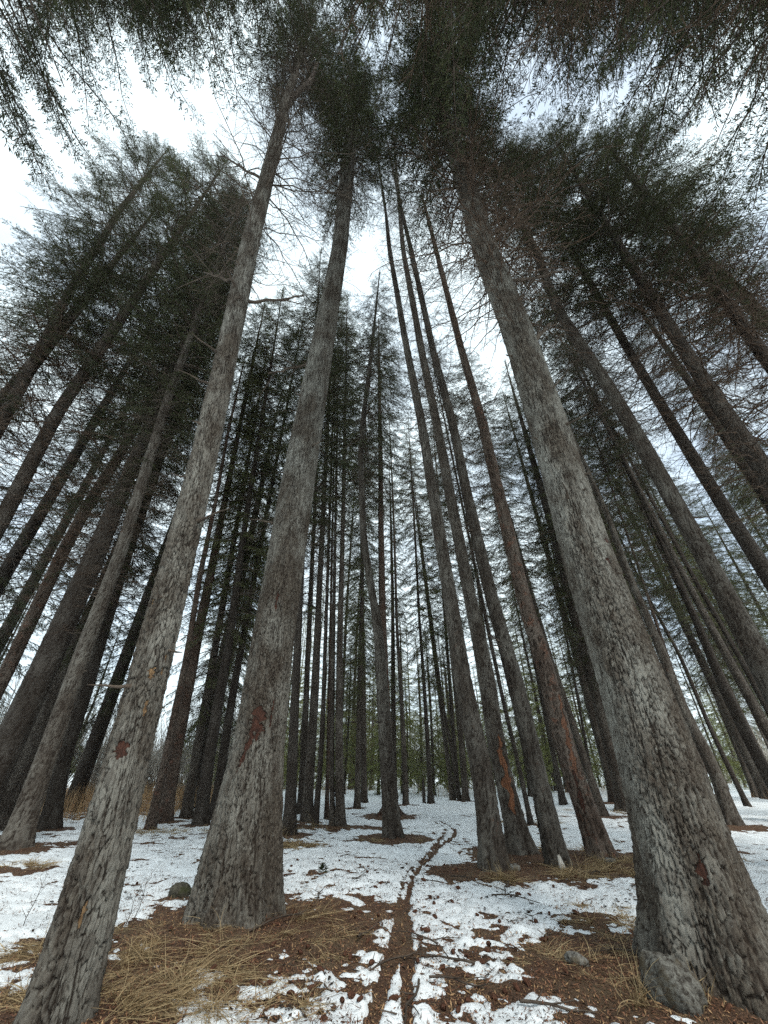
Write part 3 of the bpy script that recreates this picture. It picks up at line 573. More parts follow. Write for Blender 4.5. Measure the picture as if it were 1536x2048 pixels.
WIDE = make_crown('lower_crown', HC0, 3.0, 0.29, 4, [DEADWOOD, NEEDLE], lambda u: 0.8 + 0.25 * u, -18, 0, False, 0.10, LONG, 3.2)
UPPER = [make_crown('upper_crown', HC0, 2.1, 0.24, 4, [DEADWOOD, NEEDLE], lambda u: 1.05 * (1 - u) ** 0.8, -4, 38) for _ in range(2)]
SPARSEC = make_sparse('crown', 6.0, 1.3, [DEADWOOD, NEEDLE])
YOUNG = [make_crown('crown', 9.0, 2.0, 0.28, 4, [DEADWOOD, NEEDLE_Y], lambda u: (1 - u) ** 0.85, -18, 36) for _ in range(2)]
DEADS = [make_dead('dead_twigs', HD0, 2.1, 0.20, 4, [DEADRED]), make_dead('dead_twigs', HD0, 1.5, 0.26, 3, [DEADWOOD]), make_dead('dead_twigs', HD0, 1.1, 0.30, 3, [DEADWOOD])]
def add_crown(root, axp, hc, H, cv, cr, az, mat=None, wide=False):
    n = max(2, round((H - hc) / HC0 + 0.25)); hz = np.linspace(hc, H, n + 1)
    for q in range(n):
        up = q == n - 1
        me = UPPER[(cv + q) % 2] if up else (WIDE if wide else LOWER[(cv + q) % 3])
        o = attach_crown(root, me, 'upper_crown' if up else 'lower_crown', HC0, axp(hz[q]), axp(hz[q + 1]), hz[q], hz[q + 1], cr, az + q * 2.3)
        if mat is not None: o.material_slots[1].link = 'OBJECT'; o.material_slots[1].material = mat

# ------------------------------------------------------------------ trunks
def worley(U, V, nU, seed):
    iu, iv = np.floor(U), np.floor(V); f1 = np.full(U.shape, 9.0); f2 = np.full(U.shape, 9.0); cid = np.zeros(U.shape); off = np.zeros(U.shape)
    for du in (-1, 0, 1):
        for dv in (-1, 0, 1):
            cu, cv = iu + du, iv + dv; cm = np.mod(cu, nU)
            px = cu + 0.05 + 0.9 * h2(cm, cv, seed); py = cv + 0.0 + 1.0 * h2(cm, cv, seed + 1)
            d = np.hypot(U - px, V - py); r = h2(cm, cv, seed + 2)
            c = d < f1; f2 = np.where(c, f1, np.minimum(f2, d)); cid = np.where(c, r, cid); off = np.where(c, V - py, off); f1 = np.where(c, d, f1)
    return f1, f2, cid, off
def wound_edges(v, seed):
    pr = np.sqrt(np.clip(1 - np.abs(v) ** 2.5, 0, 1))
    return np.maximum(0.05, 0.55 + 2.3 * (fbm(v * 3.6 + seed * 7, v * 0 + 1, 4, seed, 0.65) - 0.5)) * pr, np.maximum(0.05, 0.55 + 2.3 * (fbm(v * 3.6 + seed * 3, v * 0 + 9, 4, seed + 50, 0.65) - 0.5)) * pr
# torn bark: tree, px, py, half width, half height, material key, part name, slant, label
WOUNDS = [('T2', 530, 1450, 0.10, 0.17, 'R', 'bark_wound', 0.0, 'dark red patch of torn bark'), ('T2', 508, 1495, 0.04, 0.25, 'R', 'bark_wound', 0.25, None), ('T2', 562, 1215, 0.022, 0.14, 'R', 'bark_wound', 0, None), ('T2', 553, 1430, 0.014, 0.15, 'R', 'bark_wound', 0.05, None),
  ('T1', 262, 1502, 0.06, 0.055, 'R', 'bark_wound', 0, 'red wound with torn bark edge'), ('T1', 318, 1352, 0.04, 0.045, 'Y', 'bark_wound', 0, None), ('T1', 305, 1420, 0.022, 0.06, 'Y', 'bark_wound', 0.1, None), ('T1', 341, 1330, 0.016, 0.12, 'Y', 'bark_wound', 0, None), ('T1', 316, 1215, 0.03, 0.04, 'Y', 'bark_wound', 0, None), ('T1', 195, 1815, 0.016, 0.06, 'Y', 'bark_wound', 0.1, None),
  ('T3', 1203, 1105, 0.075, 0.08, 'R', 'bark_wound', 0, None), ('T3', 1322, 1408, 0.04, 0.06, 'R', 'bark_wound', 0, None), ('T3', 1195, 1140, 0.04, 0.05, 'R', 'bark_wound', 0, None), ('T3', 1408, 1610, 0.025, 0.2, 'R', 'bark_wound', 0, None), ('T3', 1352, 1722, 0.04, 0.08, 'R', 'bark_wound', 0, None), ('T3', 1240, 1210, 0.02, 0.12, 'R', 'bark_wound', 0, None),
  ('R2', 1006, 1545, 0.10, 0.60, 'O', 'bare_wood', 0.02, 'orange strip of bare wood without bark'), ('R4', 1118, 1425, 0.06, 0.3, 'F', 'flaked_bark', 0.1, None), ('R4', 1135, 1500, 0.07, 0.35, 'F', 'flaked_bark', 0.1, None), ('R4', 1150, 1580, 0.05, 0.3, 'R', 'flaked_bark', 0.1, None), ('R4', 1160, 1530, 0.04, 0.25, 'R', 'flaked_bark', 0.1, None)]
class Trunk:
    def __init__(s, key, hs, xs, y, rh, rr, H, flare=0.55, roots=6, seed=1, flare_h=0.32):
        s.hs, s.xs, s.y, s.H = hs, xs, y, H; s.flare, s.roots, s.seed, s.fh = flare, roots, seed, flare_h
        hh = np.arange(0, H + 0.5, 0.25); X = np.interp(hh, hs, xs)
        k = np.ones(5) / 5; Xs = np.convolve(np.pad(X, 2, 'edge'), k, 'valid'); Xs[0] = X[0]
        s.hh, s.X = hh, Xs
        s.rh, s.rr = rh, rr
        s.ph = np.random.default_rng(seed).uniform(0, 2 * pi, 4)
        s.wounds = []
    def wound_mask(s, th, h):
        out_ = None
        for (th0, z, hw, hh, sl, seed) in s.wounds:
            v = (h - z) / hh; vc = np.clip(v, -1, 1); R = float(s.r(z)); dth = np.mod(th - th0 + pi, 2 * pi) - pi
            lo, hi = wound_edges(vc, seed); u = (dth * R - sl * v * hh) / hw
            m = np.where((np.abs(v) < 1) & (u > -lo) & (u < hi), 1, 0); out_ = m if out_ is None else np.maximum(out_, m)
        return out_
    def cx(s, h): return np.interp(h, s.hh, s.X)
    def r(s, h):
        h = np.asarray(h, float); top = s.rh[-1]; rt = s.rr[-1]
        a = np.interp(h, s.rh, s.rr)
        fall = rt * np.clip((s.H - h) / max(0.5, s.H - top), 0.0, 1) ** 0.8 + 0.006
        return np.where(h > top, np.minimum(fall, rt), a)
    def surf(s, th, h, bark=0.0, cw=0.035, ch=0.085):
        r = s.r(h)
        lob = 1 + 0.38 * np.cos(s.roots * th + s.ph[0] + 0.6 * np.sin(th + s.ph[1])) + 0.25 * np.cos((s.roots - 2) * th + s.ph[2])
        fl = s.flare * np.exp(-np.maximum(h, 0) / s.fh) * np.clip(lob, 0.1, 2)
        flute = 0.03 * np.exp(-h / 3.0) * np.cos(s.roots * th + s.ph[0])
        R = r * (1 + fl + flute) + 0.012 * (fbm(th * 1.5 + 7, h * 0.8, 2, s.seed) - 0.5)
        if bark > 0:
            nU = max(6, round(2 * pi * s.rr[0] / cw)); U = th / (2 * pi) * nU
            hp = np.maximum(h, -0.3) + 0.3; V = (hp - 0.30 * (1 - np.exp(-hp / 0.9))) / ch            # long furrows at the foot, short plates higher up
            cx_, sx_ = np.cos(th) * nU / 6.3, np.sin(th) * nU / 6.3
            w1 = 0.9 * fbm(cx_ * 0.8 + 40, V * 0.8 + sx_ * 0.8, 4, s.seed + 3, 0.55) - 0.5; w2 = fbm(sx_ * 0.8 + 11, V * 0.8 - cx_ * 0.8 + 70, 4, s.seed + 13, 0.55) - 0.5
            grow = 1.0 * (fbm(cx_ * 0.16 + 8, V * 0.10 + sx_ * 0.16, 2, s.seed + 71) - 0.5)            # plates run larger and smaller along the stem
            f1, f2, cid, off = worley(U + 1.4 * w1, V * (1.0) + 1.6 * w2 + 6 * grow, nU, s.seed + 5)
            vis = sst(0.30, 0.62, fbm(cx_ * 0.45 + 3, V * 0.45 + sx_ * 0.45, 3, s.seed + 33))         # some joints are deep, some have grown shut
            e = 1 - (1 - sst(0.02, 0.17, f2 - f1)) * (0.25 + 0.6 * vis)
            fis = np.abs(fbm(cx_ * 0.95 + 0.5 * w2 + 21, sx_ * 0.95 + V * 0.17 + 0.5 * w1, 4, s.seed + 51, 0.6) - 0.5)
            ef = sst(0.004, 0.040, fis); e = np.minimum(e, 0.15 + 0.85 * ef)
            fine = fbm(U * 3.0, V * 3.0, 4, s.seed + 8, 0.6)
            chip = sst(0.58, 0.66, fbm(U * 1.2 + 5, V * 0.9, 4, s.seed + 41, 0.6))                  # flaked off chips
            D = 1.5 * e + 0.7 * (cid - 0.5) - 0.55 * off * (0.3 + cid) + 1.0 * (fine - 0.5) - 0.6 * chip - 1.0
            wm_ = s.wound_mask(th, h)
            if wm_ is not None: D = np.where(wm_ > 0, -1.75, D); e = np.where(wm_ > 0, 0.0, e); 
            R = R + bark * D
            s._plate = cid; s._crack = np.clip(e * (1 - 0.45 * chip), 0, 1)
        return np.stack([s.cx(h) + R * np.cos(th), s.y + R * np.sin(th), h - 0.0], -1)
    def mesh(s, mat, nth, zs, bark=0.0, cw=0.035, ch=0.085):
        if nth > 100:          # finer on the side that the trail sees
            th = np.concatenate([np.linspace(-pi / 2 - 1.95, -pi / 2 + 1.95, int(nth * 0.8)), np.linspace(-pi / 2 + 1.95, 1.5 * pi - 1.95, int(nth * 0.2) + 2)[1:-1]]); nth = len(th)
        else: th = np.arange(nth) * 2 * pi / nth
        V = s.surf(np.broadcast_to(th[None, :], (len(zs), nth)), np.broadcast_to(zs[:, None], (len(zs), nth)), bark, cw, ch)
        b_ = np.array([s.cx(0.0), s.y, 0.0])
        at = {'plate': s._plate.ravel(), 'crack': s._crack.ravel()} if bark > 0.007 else None
        return mesh_np('trunk', (V - b_).reshape(-1, 3), grid_quads(len(zs), nth, True), mats=[mat], attrs=at), b_
BM = {'NEAR': BARK_NEAR, 'BROWN': BARK, 'RED': BARK_RED, 'DARK': BARK_DARK}
def attach_crown(root, me, name, Htpl, base, top, h0, h1, rad, az, kind=None):
    """scale a straight template to the stretch h0..h1 of a leaning stem"""
    o = link(name, me, root); p0 = base + (top - base) * 0
    d = top - base; ln = np.linalg.norm(d); d = d / ln
    o.location = tuple(p0); sc = ln / Htpl
    from mathutils import Vector, Quaternion
    q = Vector((0, 0, 1)).rotation_difference(Vector(d)) @ Quaternion((0, 0, 1), az)
    o.rotation_mode = 'QUATERNION'; o.rotation_quaternion = q; o.scale = (rad, rad, sc)
    if kind: o['kind'] = kind
    return o
LABEL = {
 'T1': 'thick spruce with forked stem and small orange resin wounds, rising from long straw grass',
 'T2': 'thick grey spruce with a long dark red bark wound, ringed by brown needles',
 'T3': 'widest spruce trunk, roots flaring beside a lichen covered boulder',
 'M1': 'very dark thick spruce trunk beside the pale brown one by the straw meadow',
 'M2': 'grey brown spruce standing in front of a dark swollen based trunk near the meadow',
 'M3': 'dark spruce with swollen base just behind the grey brown one near the meadow',
 'M4': 'slim spruce with peeling rusty red bark above the dark trunks',
 'M5': 'tall spruce with rusty patches and dense bare twigs, second in from the open edge',
 'M6': 'tall spruce crowded with bare twigs at the open outer edge of the wood',
 'L1': 'thin rusty stem leaning against the red barked spruce',
 'L2': 'red barked spruce with thin companion stem in front of the straw meadow',
 'L3': 'slim grey trunk half hidden behind the dark spruce by the straw meadow',
 'L4': 'dark slim spruce between red barked spruce and thick grey spruce',
 'L5': 'dark slim spruce partly covered by the thick grey spruce',
 'C1': 'dark slender spruce rising from a tuft of dry grass behind the thick grey spruce',
 'C1b': 'pale grey slender trunk behind the row of slim spruces',
 'C2': 'straight brown spruce with broad dark base in the row of slim spruces',
 'C3': 'thin dark stem bending across the row of slim spruces',
 'C4': 'thinnest straight stem in the row of slim spruces',
 'C5': 'narrow brown stem pressed against a straight grey spruce',
 'C5b': 'straight grey spruce at the end of the row of slim spruces, narrow stem against it',
 'C6': 'slim brown spruce with a root knob on the snow beyond the row of spruces',
 'C7': 'pale far trunk behind the slim spruce with a root knob',
 'C8': 'spruce with flared foot standing in the middle of the snow beside the wheel track',
 'C8b': 'spruce with wide spreading roots directly behind the one beside the wheel track',
 'C9': 'thin straight spruce where the wheel track disappears',
 'C10': 'thin dark spruce beside a short black stub at the far rise of the snow',
 'C11': 'brown slim spruce of three standing close together at the far rise, slightly apart',
 'C12': 'thinnest and darkest of three spruces standing close together at the far rise',
 'C13': 'straightest and thickest of three spruces standing close together at the far rise',
 'R1': 'brown spruce at the track side of the clump, bare twigs all the way up',
 'R2': 'tallest bare topped spruce with orange stripped wood on its trunk',
 'R3': 'bare topped spruce with a pale wood chip leaning at its foot',
 'R4': 'leaning spruce with reddish flaking bark at the end of the clump',
 'R5': 'thin dark spruce seen through the gap of the clump, grass at its foot',
 'R6': 'grey slim spruce directly behind the reddish flaking one',
 'R7': 'straight brown spruce alone on the snow between reddish spruce and the widest trunk',
 'R8': 'thin dead pole beside the straight brown spruce',
 'RR1': 'brown spruce with needle ring just behind the widest trunk',
 'RR1b': 'thin reddish stem tucked between the widest trunk and brown spruce',
 'RR2': 'thin dark leaning spruce on open snow past the widest trunk',
 'RR3': 'broad brown spruce at the snowy meadow edge past the thin dark one',
 'RR4': 'dark spruce first in a file of three rising past the meadow edge',
 'RR5': 'brown spruce second in a file of three rising past the meadow edge',
 'RR6': 'slim dark spruce last in a file of three rising past the meadow edge',
 'RR7': 'big brown spruce with long bare trunk, next big one beyond the widest trunk',
 'RR8': 'dark big spruce beyond the brown one, heavy with dead twigs',
 'RR9': 'huge spruce hung with reddish brown dead twigs past the dark big spruce',
 'RR10': 'dark leaning spruce lost in rusty twigs, outermost of the big ones',
}
TR = {}
az_i = 0
for i, t in enumerate(TT):
    key, pts, H0, bark, hc, cv, cr, hd, dv, dr, ring = t
    by, hs, xs, rh, rr, H = AX[key]
    near = key in ('T1', 'T2', 'T3'); mid = key in ('R1', 'R2', 'R3', 'R4', 'M1', 'M2', 'M3', 'C8', 'RR7', 'M4', 'RR1')
    fl = {'T1': 0.30, 'T2': 0.28, 'T3': 0.62, 'C8': 0.55, 'C8b': 1.6, 'R2': 0.75, 'R1': 0.40, 'R3': 0.42, 'R4': 0.45}.get(key, 0.5)
    k = Trunk(key, hs, xs, by, rh, rr, H, flare=fl, roots={'T3': 5, 'T2': 7}.get(key, 6), seed=100 + i, flare_h={'T3': 0.42, 'T2': 0.4, 'C8b': 0.18}.get(key, 0.3))
    TR[key] = k
    for wi, (wk, px, py, hw, hh, mk, nm_, sl, lab) in enumerate(WOUNDS):
        if wk != key: continue
        x_, z_, dep_ = on_plane(px, py, by); R_ = float(k.r(z_))
        k.wounds.append((-pi / 2 + math.asin(max(-0.95, min(0.95, (x_ - float(k.cx(z_))) / R_))), z_, hw, hh, sl, wi + 1))
    if near:
        zs = np.concatenate([np.arange(-0.25, 3.2, 0.0100), np.arange(3.2, 6, 0.024), np.arange(6, 10, 0.06), np.linspace(10, H, 60)]); nth = 260
        me, b0 = k.mesh(BM[bark], nth, zs, 0.012, 0.030, 0.066)
    elif mid:
        zs = np.concatenate([np.arange(-0.2, 5.0, 0.035), np.arange(5, 12, 0.1), np.linspace(12, H, 40)]); nth = 50
        me, b0 = k.mesh({'BROWN': BARK_MID, 'RED': BARK_MID_RED, 'DARK': BARK_MID_DARK}[bark], nth, zs, 0.011, 0.038, 0.085)
    else:
        zs = np.concatenate([np.array([-0.2, 0, 0.06, 0.12, 0.2, 0.3, 0.45, 0.7]), np.arange(1, H, 0.35), [H]]); nth = 18
        me, b0 = k.mesh(BM[bark], nth, zs, 0.006, 0.06, 0.5)
    root = bpy.data.objects.new('spruce_tree', None); C.objects.link(root); root.location = tuple(b0)
    tag(root, LABEL[key], 'tree', 'spruces of the grove')
    link('trunk', me, root)
    def axp(h): return np.array([k.cx(h) - b0[0], 0.0, h])
    az_i += 1.7
    hc_ = min(hc, H - 3.0)
    if cv == 3: attach_crown(root, SPARSEC, 'crown', 6.0, axp(hc_), axp(H), hc_, H, cr / 0.5 if cr < 0.4 else cr * 1.4, az_i)
    else:
        bushy = key in ('C8', 'C8b', 'C1', 'L5', 'M6')
        add_crown(root, axp, hc_, H, cv, cr * 0.72 if bushy else cr, az_i, NEEDLE_M if key[0] in 'CL' and not bushy else None, bushy)
    # dead twig zone, one or two copies on top of each other so that their density stays even
    z0 = hd; span = hc_ + 1.5 - hd; nseg = max(1, round(span / HD0))
    for q in range(nseg):
        a0 = z0 + span * q / nseg; a1 = z0 + span * (q + 1) / nseg
        attach_crown(root, DEADS[dv], 'dead_twigs', HD0, axp(a0), axp(min(a1, H)), a0, a1, dr * (1 - 0.5 * max(0, a0 / H - 0.45)), az_i + 1 + q, 'stuff')
    t_root = root
    if key == 'T1':
        # second stem of the fork
        h0 = hs[-2] - 0.9; P = []
        for q, hq in enumerate(np.linspace(h0, H - 1.5, 12)):
            P.append([k.cx(hq) - b0[0] + 0.62 * sst(0, 0.35, np.array((hq - h0) / (H - 1.5 - h0))) + 0.02 * q, 0.1 * sst(0, 0.5, np.array(q / 11)), hq])
        P = np.array(P, float); V, Qd = tube(P, np.linspace(float(k.r(h0)) * 0.8, 0.03, 12), 14)
        link('forked_stem', mesh_np('forked_stem', V, Qd, mats=[BARK]), root)
    TR[key].root = root; TR[key].b0 = b0; TR[key].bark = 0.012 if near else 0.011

# bark wounds: irregular hollows in the bark, floored with bare wood
WM = {'R': SCAR_RED, 'Y': SCAR_YELLOW, 'O': SCAR_ORANGE, 'F': FLAKE}
for key, px, py, hw, hh, mk, name, sl, lab in WOUNDS:
    k = TR[key]; q_ = [w_ for w_ in k.wounds if w_[2] == hw and w_[3] == hh][0]; th0, z, seed = q_[0], q_[1], q_[5]; R = float(k.r(z))
    n, m = 40, 16; v = np.linspace(-1, 1, n)[:, None] * 1.0; u = np.linspace(0, 1, m)[None, :]; lo, hi = wound_edges(v, seed)
    U = (-lo * 1.12 + (lo + hi) * 1.12 * u) * hw + sl * v * hh; th = th0 + U / R; h = z + v * hh * 1.03 + 0 * U
    S0 = k.surf(th, h, 0.0); c_ = np.stack([k.cx(h), np.full(h.shape, k.y), h], -1); nrm = S0 - c_; nrm /= np.linalg.norm(nrm, axis=-1)[..., None]
    rel = k.bark * (-1.35 + 1.1 * fbm(U * 45 + 3, h * 9, 4, seed + 9, 0.6))
    o = link(name, mesh_np(name, (S0 + nrm * rel[..., None] - k.b0).reshape(-1, 3), grid_quads(n, m), mats=[WM[mk]]), k.root)
    if lab: o['label'] = lab
# dead branch stubs
gs_ = np.random.default_rng(77)
for key, cnt, h0, h1 in (('T1', 16, 1.6, 9.0), ('T2', 14, 2.5, 11.0), ('T3', 18, 1.8, 9.0), ('R1', 12, 1.5, 7), ('R2', 12, 1.5, 7), ('R3', 12, 1.5, 7), ('R4', 12, 2, 7), ('RR7', 12, 2, 8), ('M2', 8, 2, 6), ('C8', 10, 2, 8)):
    k = TR[key]
    for j in range(cnt):
        h = gs_.uniform(h0, h1); th = gs_.uniform(-pi, 0.0); R = float(k.r(h)); d = np.array([cos(th), sin(th), gs_.uniform(-0.3, 0.25)]); L_ = gs_.uniform(0.05, 0.16) + (0.25 if gs_.random() < 0.25 else 0)
        p = np.array([k.cx(h), k.y, h]) + np.array([cos(th), sin(th), 0]) * (R - 0.02) - k.b0
        P = p[None, :] + d[None, :] * (np.linspace(0, 1, 4) * L_)[:, None] + gs_.normal(0, 0.006, (4, 3))
        V, Qd = tube(P, np.array([0.024, 0.013, 0.010, 0.004]) * gs_.uniform(0.6, 1.2), 6)
        link('branch_stub', mesh_np('branch_stub', V, Qd, mats=[DEADWOOD]), k.root)

# a broken limb on the thick grey spruce and knuckles on the widest one
def limb(key, px, py, L_, az, el, r0, name='broken_limb'):
    k = TR[key]; x, z, dep = on_plane(px, py, k.y); R = float(k.r(z))
    d = np.array([cos(el) * cos(az), cos(el) * sin(az), sin(el)]); p = np.array([k.cx(z), k.y, z]) + np.array([cos(az), sin(az), 0]) * R * 0.6 - k.b0
    t = np.linspace(0, 1, 7); P = p[None, :] + d[None, :] * (t * L_)[:, None] + np.stack([0 * t, 0 * t, 0.12 * L_ * t ** 2], 1)
    P[1:-1] += np.random.default_rng(int(px)).normal(0, 0.015, (5, 3))
    V, Qd = tube(P, r0 * (1 - 0.6 * t), 8)
    b = MB(); b.add(V, Qd)
    for j in range(5):
        q = P[2 + j % 4]; dd = d + np.random.default_rng(j + int(py)).normal(0, 0.6, 3); PP = q[None, :] + dd[None, :] * (np.linspace(0, 1, 4) * L_ * 0.45)[:, None]
        b.add(*tube(PP, r0 * 0.35 * np.linspace(1, 0.3, 4), 4))
    link(name, b.mesh(name, [DEADWOOD], True), k.root)
limb('T2', 632, 728, 0.95, pi * 0.98, -0.35, 0.035)
limb('T3', 1068, 690, 0.55, -0.2, 0.75, 0.05)
limb('T3', 1010, 560, 1.4, 0.1, 0.35, 0.04)
limb('T3', 985, 480, 1.6, -0.3, 0.5, 0.035)
limb('T1', 470, 560, 1.3, pi * 0.9, 0.7, 0.03)
limb('T1', 520, 360, 1.6, pi * 1.05, 0.7, 0.035)
limb('T1', 478, 600, 1.0, 0.25, 0.5, 0.03)

# ------------------------------------------------------------------ trees beside the photographer and the wood behind
def plain_trunk_mesh(H, r0, seed, nth=18):
    k = Trunk('p', np.array([0, H * 0.5, H]), np.array([0, 0.12, 0.05]), 0.0, np.array([0.5, H * 0.6]), np.array([r0, r0 * 0.62]), H, seed=seed)
    zs = np.concatenate([np.array([-0.2, 0, 0.06, 0.12, 0.2, 0.3, 0.45, 0.7]), np.arange(1, H, 0.5), [H]])
    return k.mesh(BARK if seed % 2 else BARK_DARK, nth, zs, 0.006, 0.06, 0.5)[0]
EL = {'E1': 'overhanging spruce crown above the open trail, beside the widest trunk', 'E2': 'spruce crown with dense rusty dead twigs over the huge outermost trunks',
      'E3': 'green spruce crown overhanging beside the forked spruce', 'E4': 'dense green spruce crown straight over the trail',
      'E5': 'grey green spruce crown between the trail and the widest trunk', 'E6': 'spruce full of bare twigs past the forked spruce', 'E7': 'high spruce crown behind the forked spruce'}
EL['E19'] = 'drooping spruce crown mixed with rusty twigs above the big brown spruces'
for q in range(8, 19): EL['E%d' % q] = ('dark spruce in the thick outer rows past the big brown spruces' if EXTRA[q - 1][1] > 0 else 'dark spruce in the thick outer rows towards the straw meadow')
for q, (key, x, y, H, hc, cv, cr, hd, dv) in enumerate(EXTRA):
    root = bpy.data.objects.new('spruce_tree', None); C.objects.link(root); root.location = (x, y, 0)
    tag(root, EL[key], 'tree', 'spruces of the grove' if q < 7 or key == 'E19' else ('outer row spruces past the big ones' if x > 0 else 'outer row spruces by the meadow'))
    link('trunk', plain_trunk_mesh(H, 0.27, 300 + q, 40), root)
    add_crown(root, lambda h: np.array([0.08, 0, h]), hc, H, cv, cr / 1.4 if key in ('E1', 'E2', 'E3', 'E4', 'E5', 'E6', 'E7', 'E19') else cr, q * 2.1, None, key in ('E1', 'E2', 'E3', 'E4', 'E5', 'E6', 'E7', 'E19'))
    attach_crown(root, DEADS[dv], 'dead_twigs', HD0, np.array([0.05, 0, hd]), np.array([0.1, 0, hc + 1]), hd, hc, 1.0, q * 1.3, 'stuff')

PT = [plain_trunk_mesh(24, 0.16, 401), plain_trunk_mesh(24, 0.12, 402), plain_trunk_mesh(22, 0.09, 403)]
rs = random.Random(5)
nfar = 0
def px_of(x, y, z=0.0):
    d = y * cos(PITCH) + (z - CAM_H) * sin(PITCH); return 768 + F * x / d
for q in range(400):
    y = rs.uniform(16, 48); x = rs.uniform(-1.1, 1.25) * y
    if x < -0.36 * y - 1 and y > 15: continue                    # the open meadow
    if y < 24 and abs(x) < 7: continue
    if -0.35 * y < x < 0.5 * y and (y > 40 or nfar % 2): continue
    if any(math.hypot(x - a[0], y - a[1]) < 1.6 for a in TREES): continue
    if any(math.hypot(x - a, y - b) < 2.0 for a, b in [tuple(f) for f in globals().get('FARP', [])]): continue
    FARP = globals().setdefault('FARP', []); FARP.append((x, y))
    j = rs.randrange(3); sc = rs.uniform(0.75, 1.05)
    root = bpy.data.objects.new('spruce_tree', None); C.objects.link(root); root.location = (x, y, 0)
    tag(root, 'slender background spruce standing deeper in the wood', 'tree', 'background spruces')
    root.scale = (1, 1, sc); root.rotation_euler = (rs.uniform(-.02, .02), rs.uniform(-.02, .02), rs.uniform(0, 6))
    link('trunk', PT[j], root)
    hc = rs.uniform(4, 9)
    add_crown(root, lambda h: np.array([0.05, 0, h]), hc, 24 if j < 2 else 22, rs.randrange(3), rs.uniform(0.8, 1.1), rs.uniform(0, 6), NEEDLE_M)
    attach_crown(root, DEADS[1 + rs.randrange(2)], 'dead_twigs', HD0, np.array([0, 0, 2.5]), np.array([0.05, 0, hc + 1]), 2.5, hc, 0.8, rs.uniform(0, 6), 'stuff')
    nfar += 1
    if nfar >= 36: break
# young bright spruces with foliage down to the snow
ny = 0; YP = []
for q in range(1500):
    if q % 3: y = rs.uniform(27, 55); x = rs.uniform(-0.26, 0.42) * y
    else: y = rs.uniform(34, 70); x = rs.uniform(-0.28, 1.3) * y
    if any(math.hypot(x - a, y - b) < 2.1 for a, b in YP): continue
    if any(math.hypot(x - a[0], y - a[1]) < 1.3 for a in TREES): continue
    YP.append((x, y)); h = rs.uniform(7, 13) if y < 38 else rs.uniform(10, 18)
    root = bpy.data.objects.new('young_spruce', None); C.objects.link(root); root.location = (x, y, 0)
    tag(root, 'young yellowish green spruce at the far side of the clearing, foliage down to the snow', 'tree', 'young spruces beyond the grove')
    o = link('trunk', PT[2], root); o.scale = (1, 1, h / 22)
    z0 = rs.uniform(0.6, 1.8)
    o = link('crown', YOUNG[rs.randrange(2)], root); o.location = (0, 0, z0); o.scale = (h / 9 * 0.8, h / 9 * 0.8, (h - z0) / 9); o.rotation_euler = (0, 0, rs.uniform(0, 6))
    ny += 1
    if ny >= 125: break
for (px, py, h) in [(110, 1600, 9), (30, 1600, 10), (395, 1612, 9), (240, 1590, 8), (-150, 1600, 12)]:
    x, y = ground_at(px, py)
    root = bpy.data.objects.new('young_spruce', None); C.objects.link(root); root.location = (x, y, 0)
    tag(root, 'green young spruce standing on the straw meadow', 'tree', 'young spruces on the straw meadow')
    o = link('trunk', PT[2], root); o.scale = (1, 1, h / 22)
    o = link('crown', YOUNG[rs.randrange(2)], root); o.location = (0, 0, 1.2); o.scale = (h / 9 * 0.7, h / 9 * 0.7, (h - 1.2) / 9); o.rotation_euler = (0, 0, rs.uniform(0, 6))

# pale leafless willow shrubs across the straw meadow and the snowy meadow
def willow(seed):
    g = np.random.default_rng(seed); b = MB()
    for i in range(95):
        a = g.uniform(0, 2 * pi); sp = g.uniform(0.1, 1.1); h = g.uniform(1.6, 4.2)
        t = np.linspace(0, 1, 5); P = np.stack([np.cos(a) * (0.15 + sp * t ** 1.3), np.sin(a) * (0.15 + sp * t ** 1.3), h * t], 1) + g.normal(0, 0.03, (5, 3))
        b.add(*tube(P, np.linspace(0.019, 0.006, 5), 3))
        for j in range(4):
            p = P[2 + j % 3]; d = np.array([np.cos(a + g.normal(0, 0.8)) * 0.3, np.sin(a + g.normal(0, 0.8)) * 0.3, 0.8]) * g.uniform(0.4, 1.0)
            b.add(*tube(np.stack([p, p + d * 0.5, p + d]), np.array([0.009, 0.007, 0.005]), 3))
    return b.mesh('willow_shrub', [PALEWOOD])
WI = [willow(1), willow(2), willow(3)]
for q in range(58):
    if q < 40: y = rs.uniform(22, 42); x = -rs.uniform(0.30, 1.2) * y
    else: y = rs.uniform(34, 60); x = rs.uniform(-0.1, 1.1) * y
    o = link('willow_shrub', WI[q % 3], None, (x, y, -0.02)); o.scale = (rs.uniform(0.9, 1.7),) * 2 + (rs.uniform(0.7, 1.25),); o.rotation_euler = (0, 0, rs.uniform(0, 6))
    if q < 40: tag(o, 'pale leafless willow shrub beyond the straw meadow', 'shrub', 'willow shrubs beyond the straw meadow')
    else: tag(o, 'pale leafless willow shrub on the far snowy meadow', 'shrub', 'willow shrubs on the snowy meadow'); 

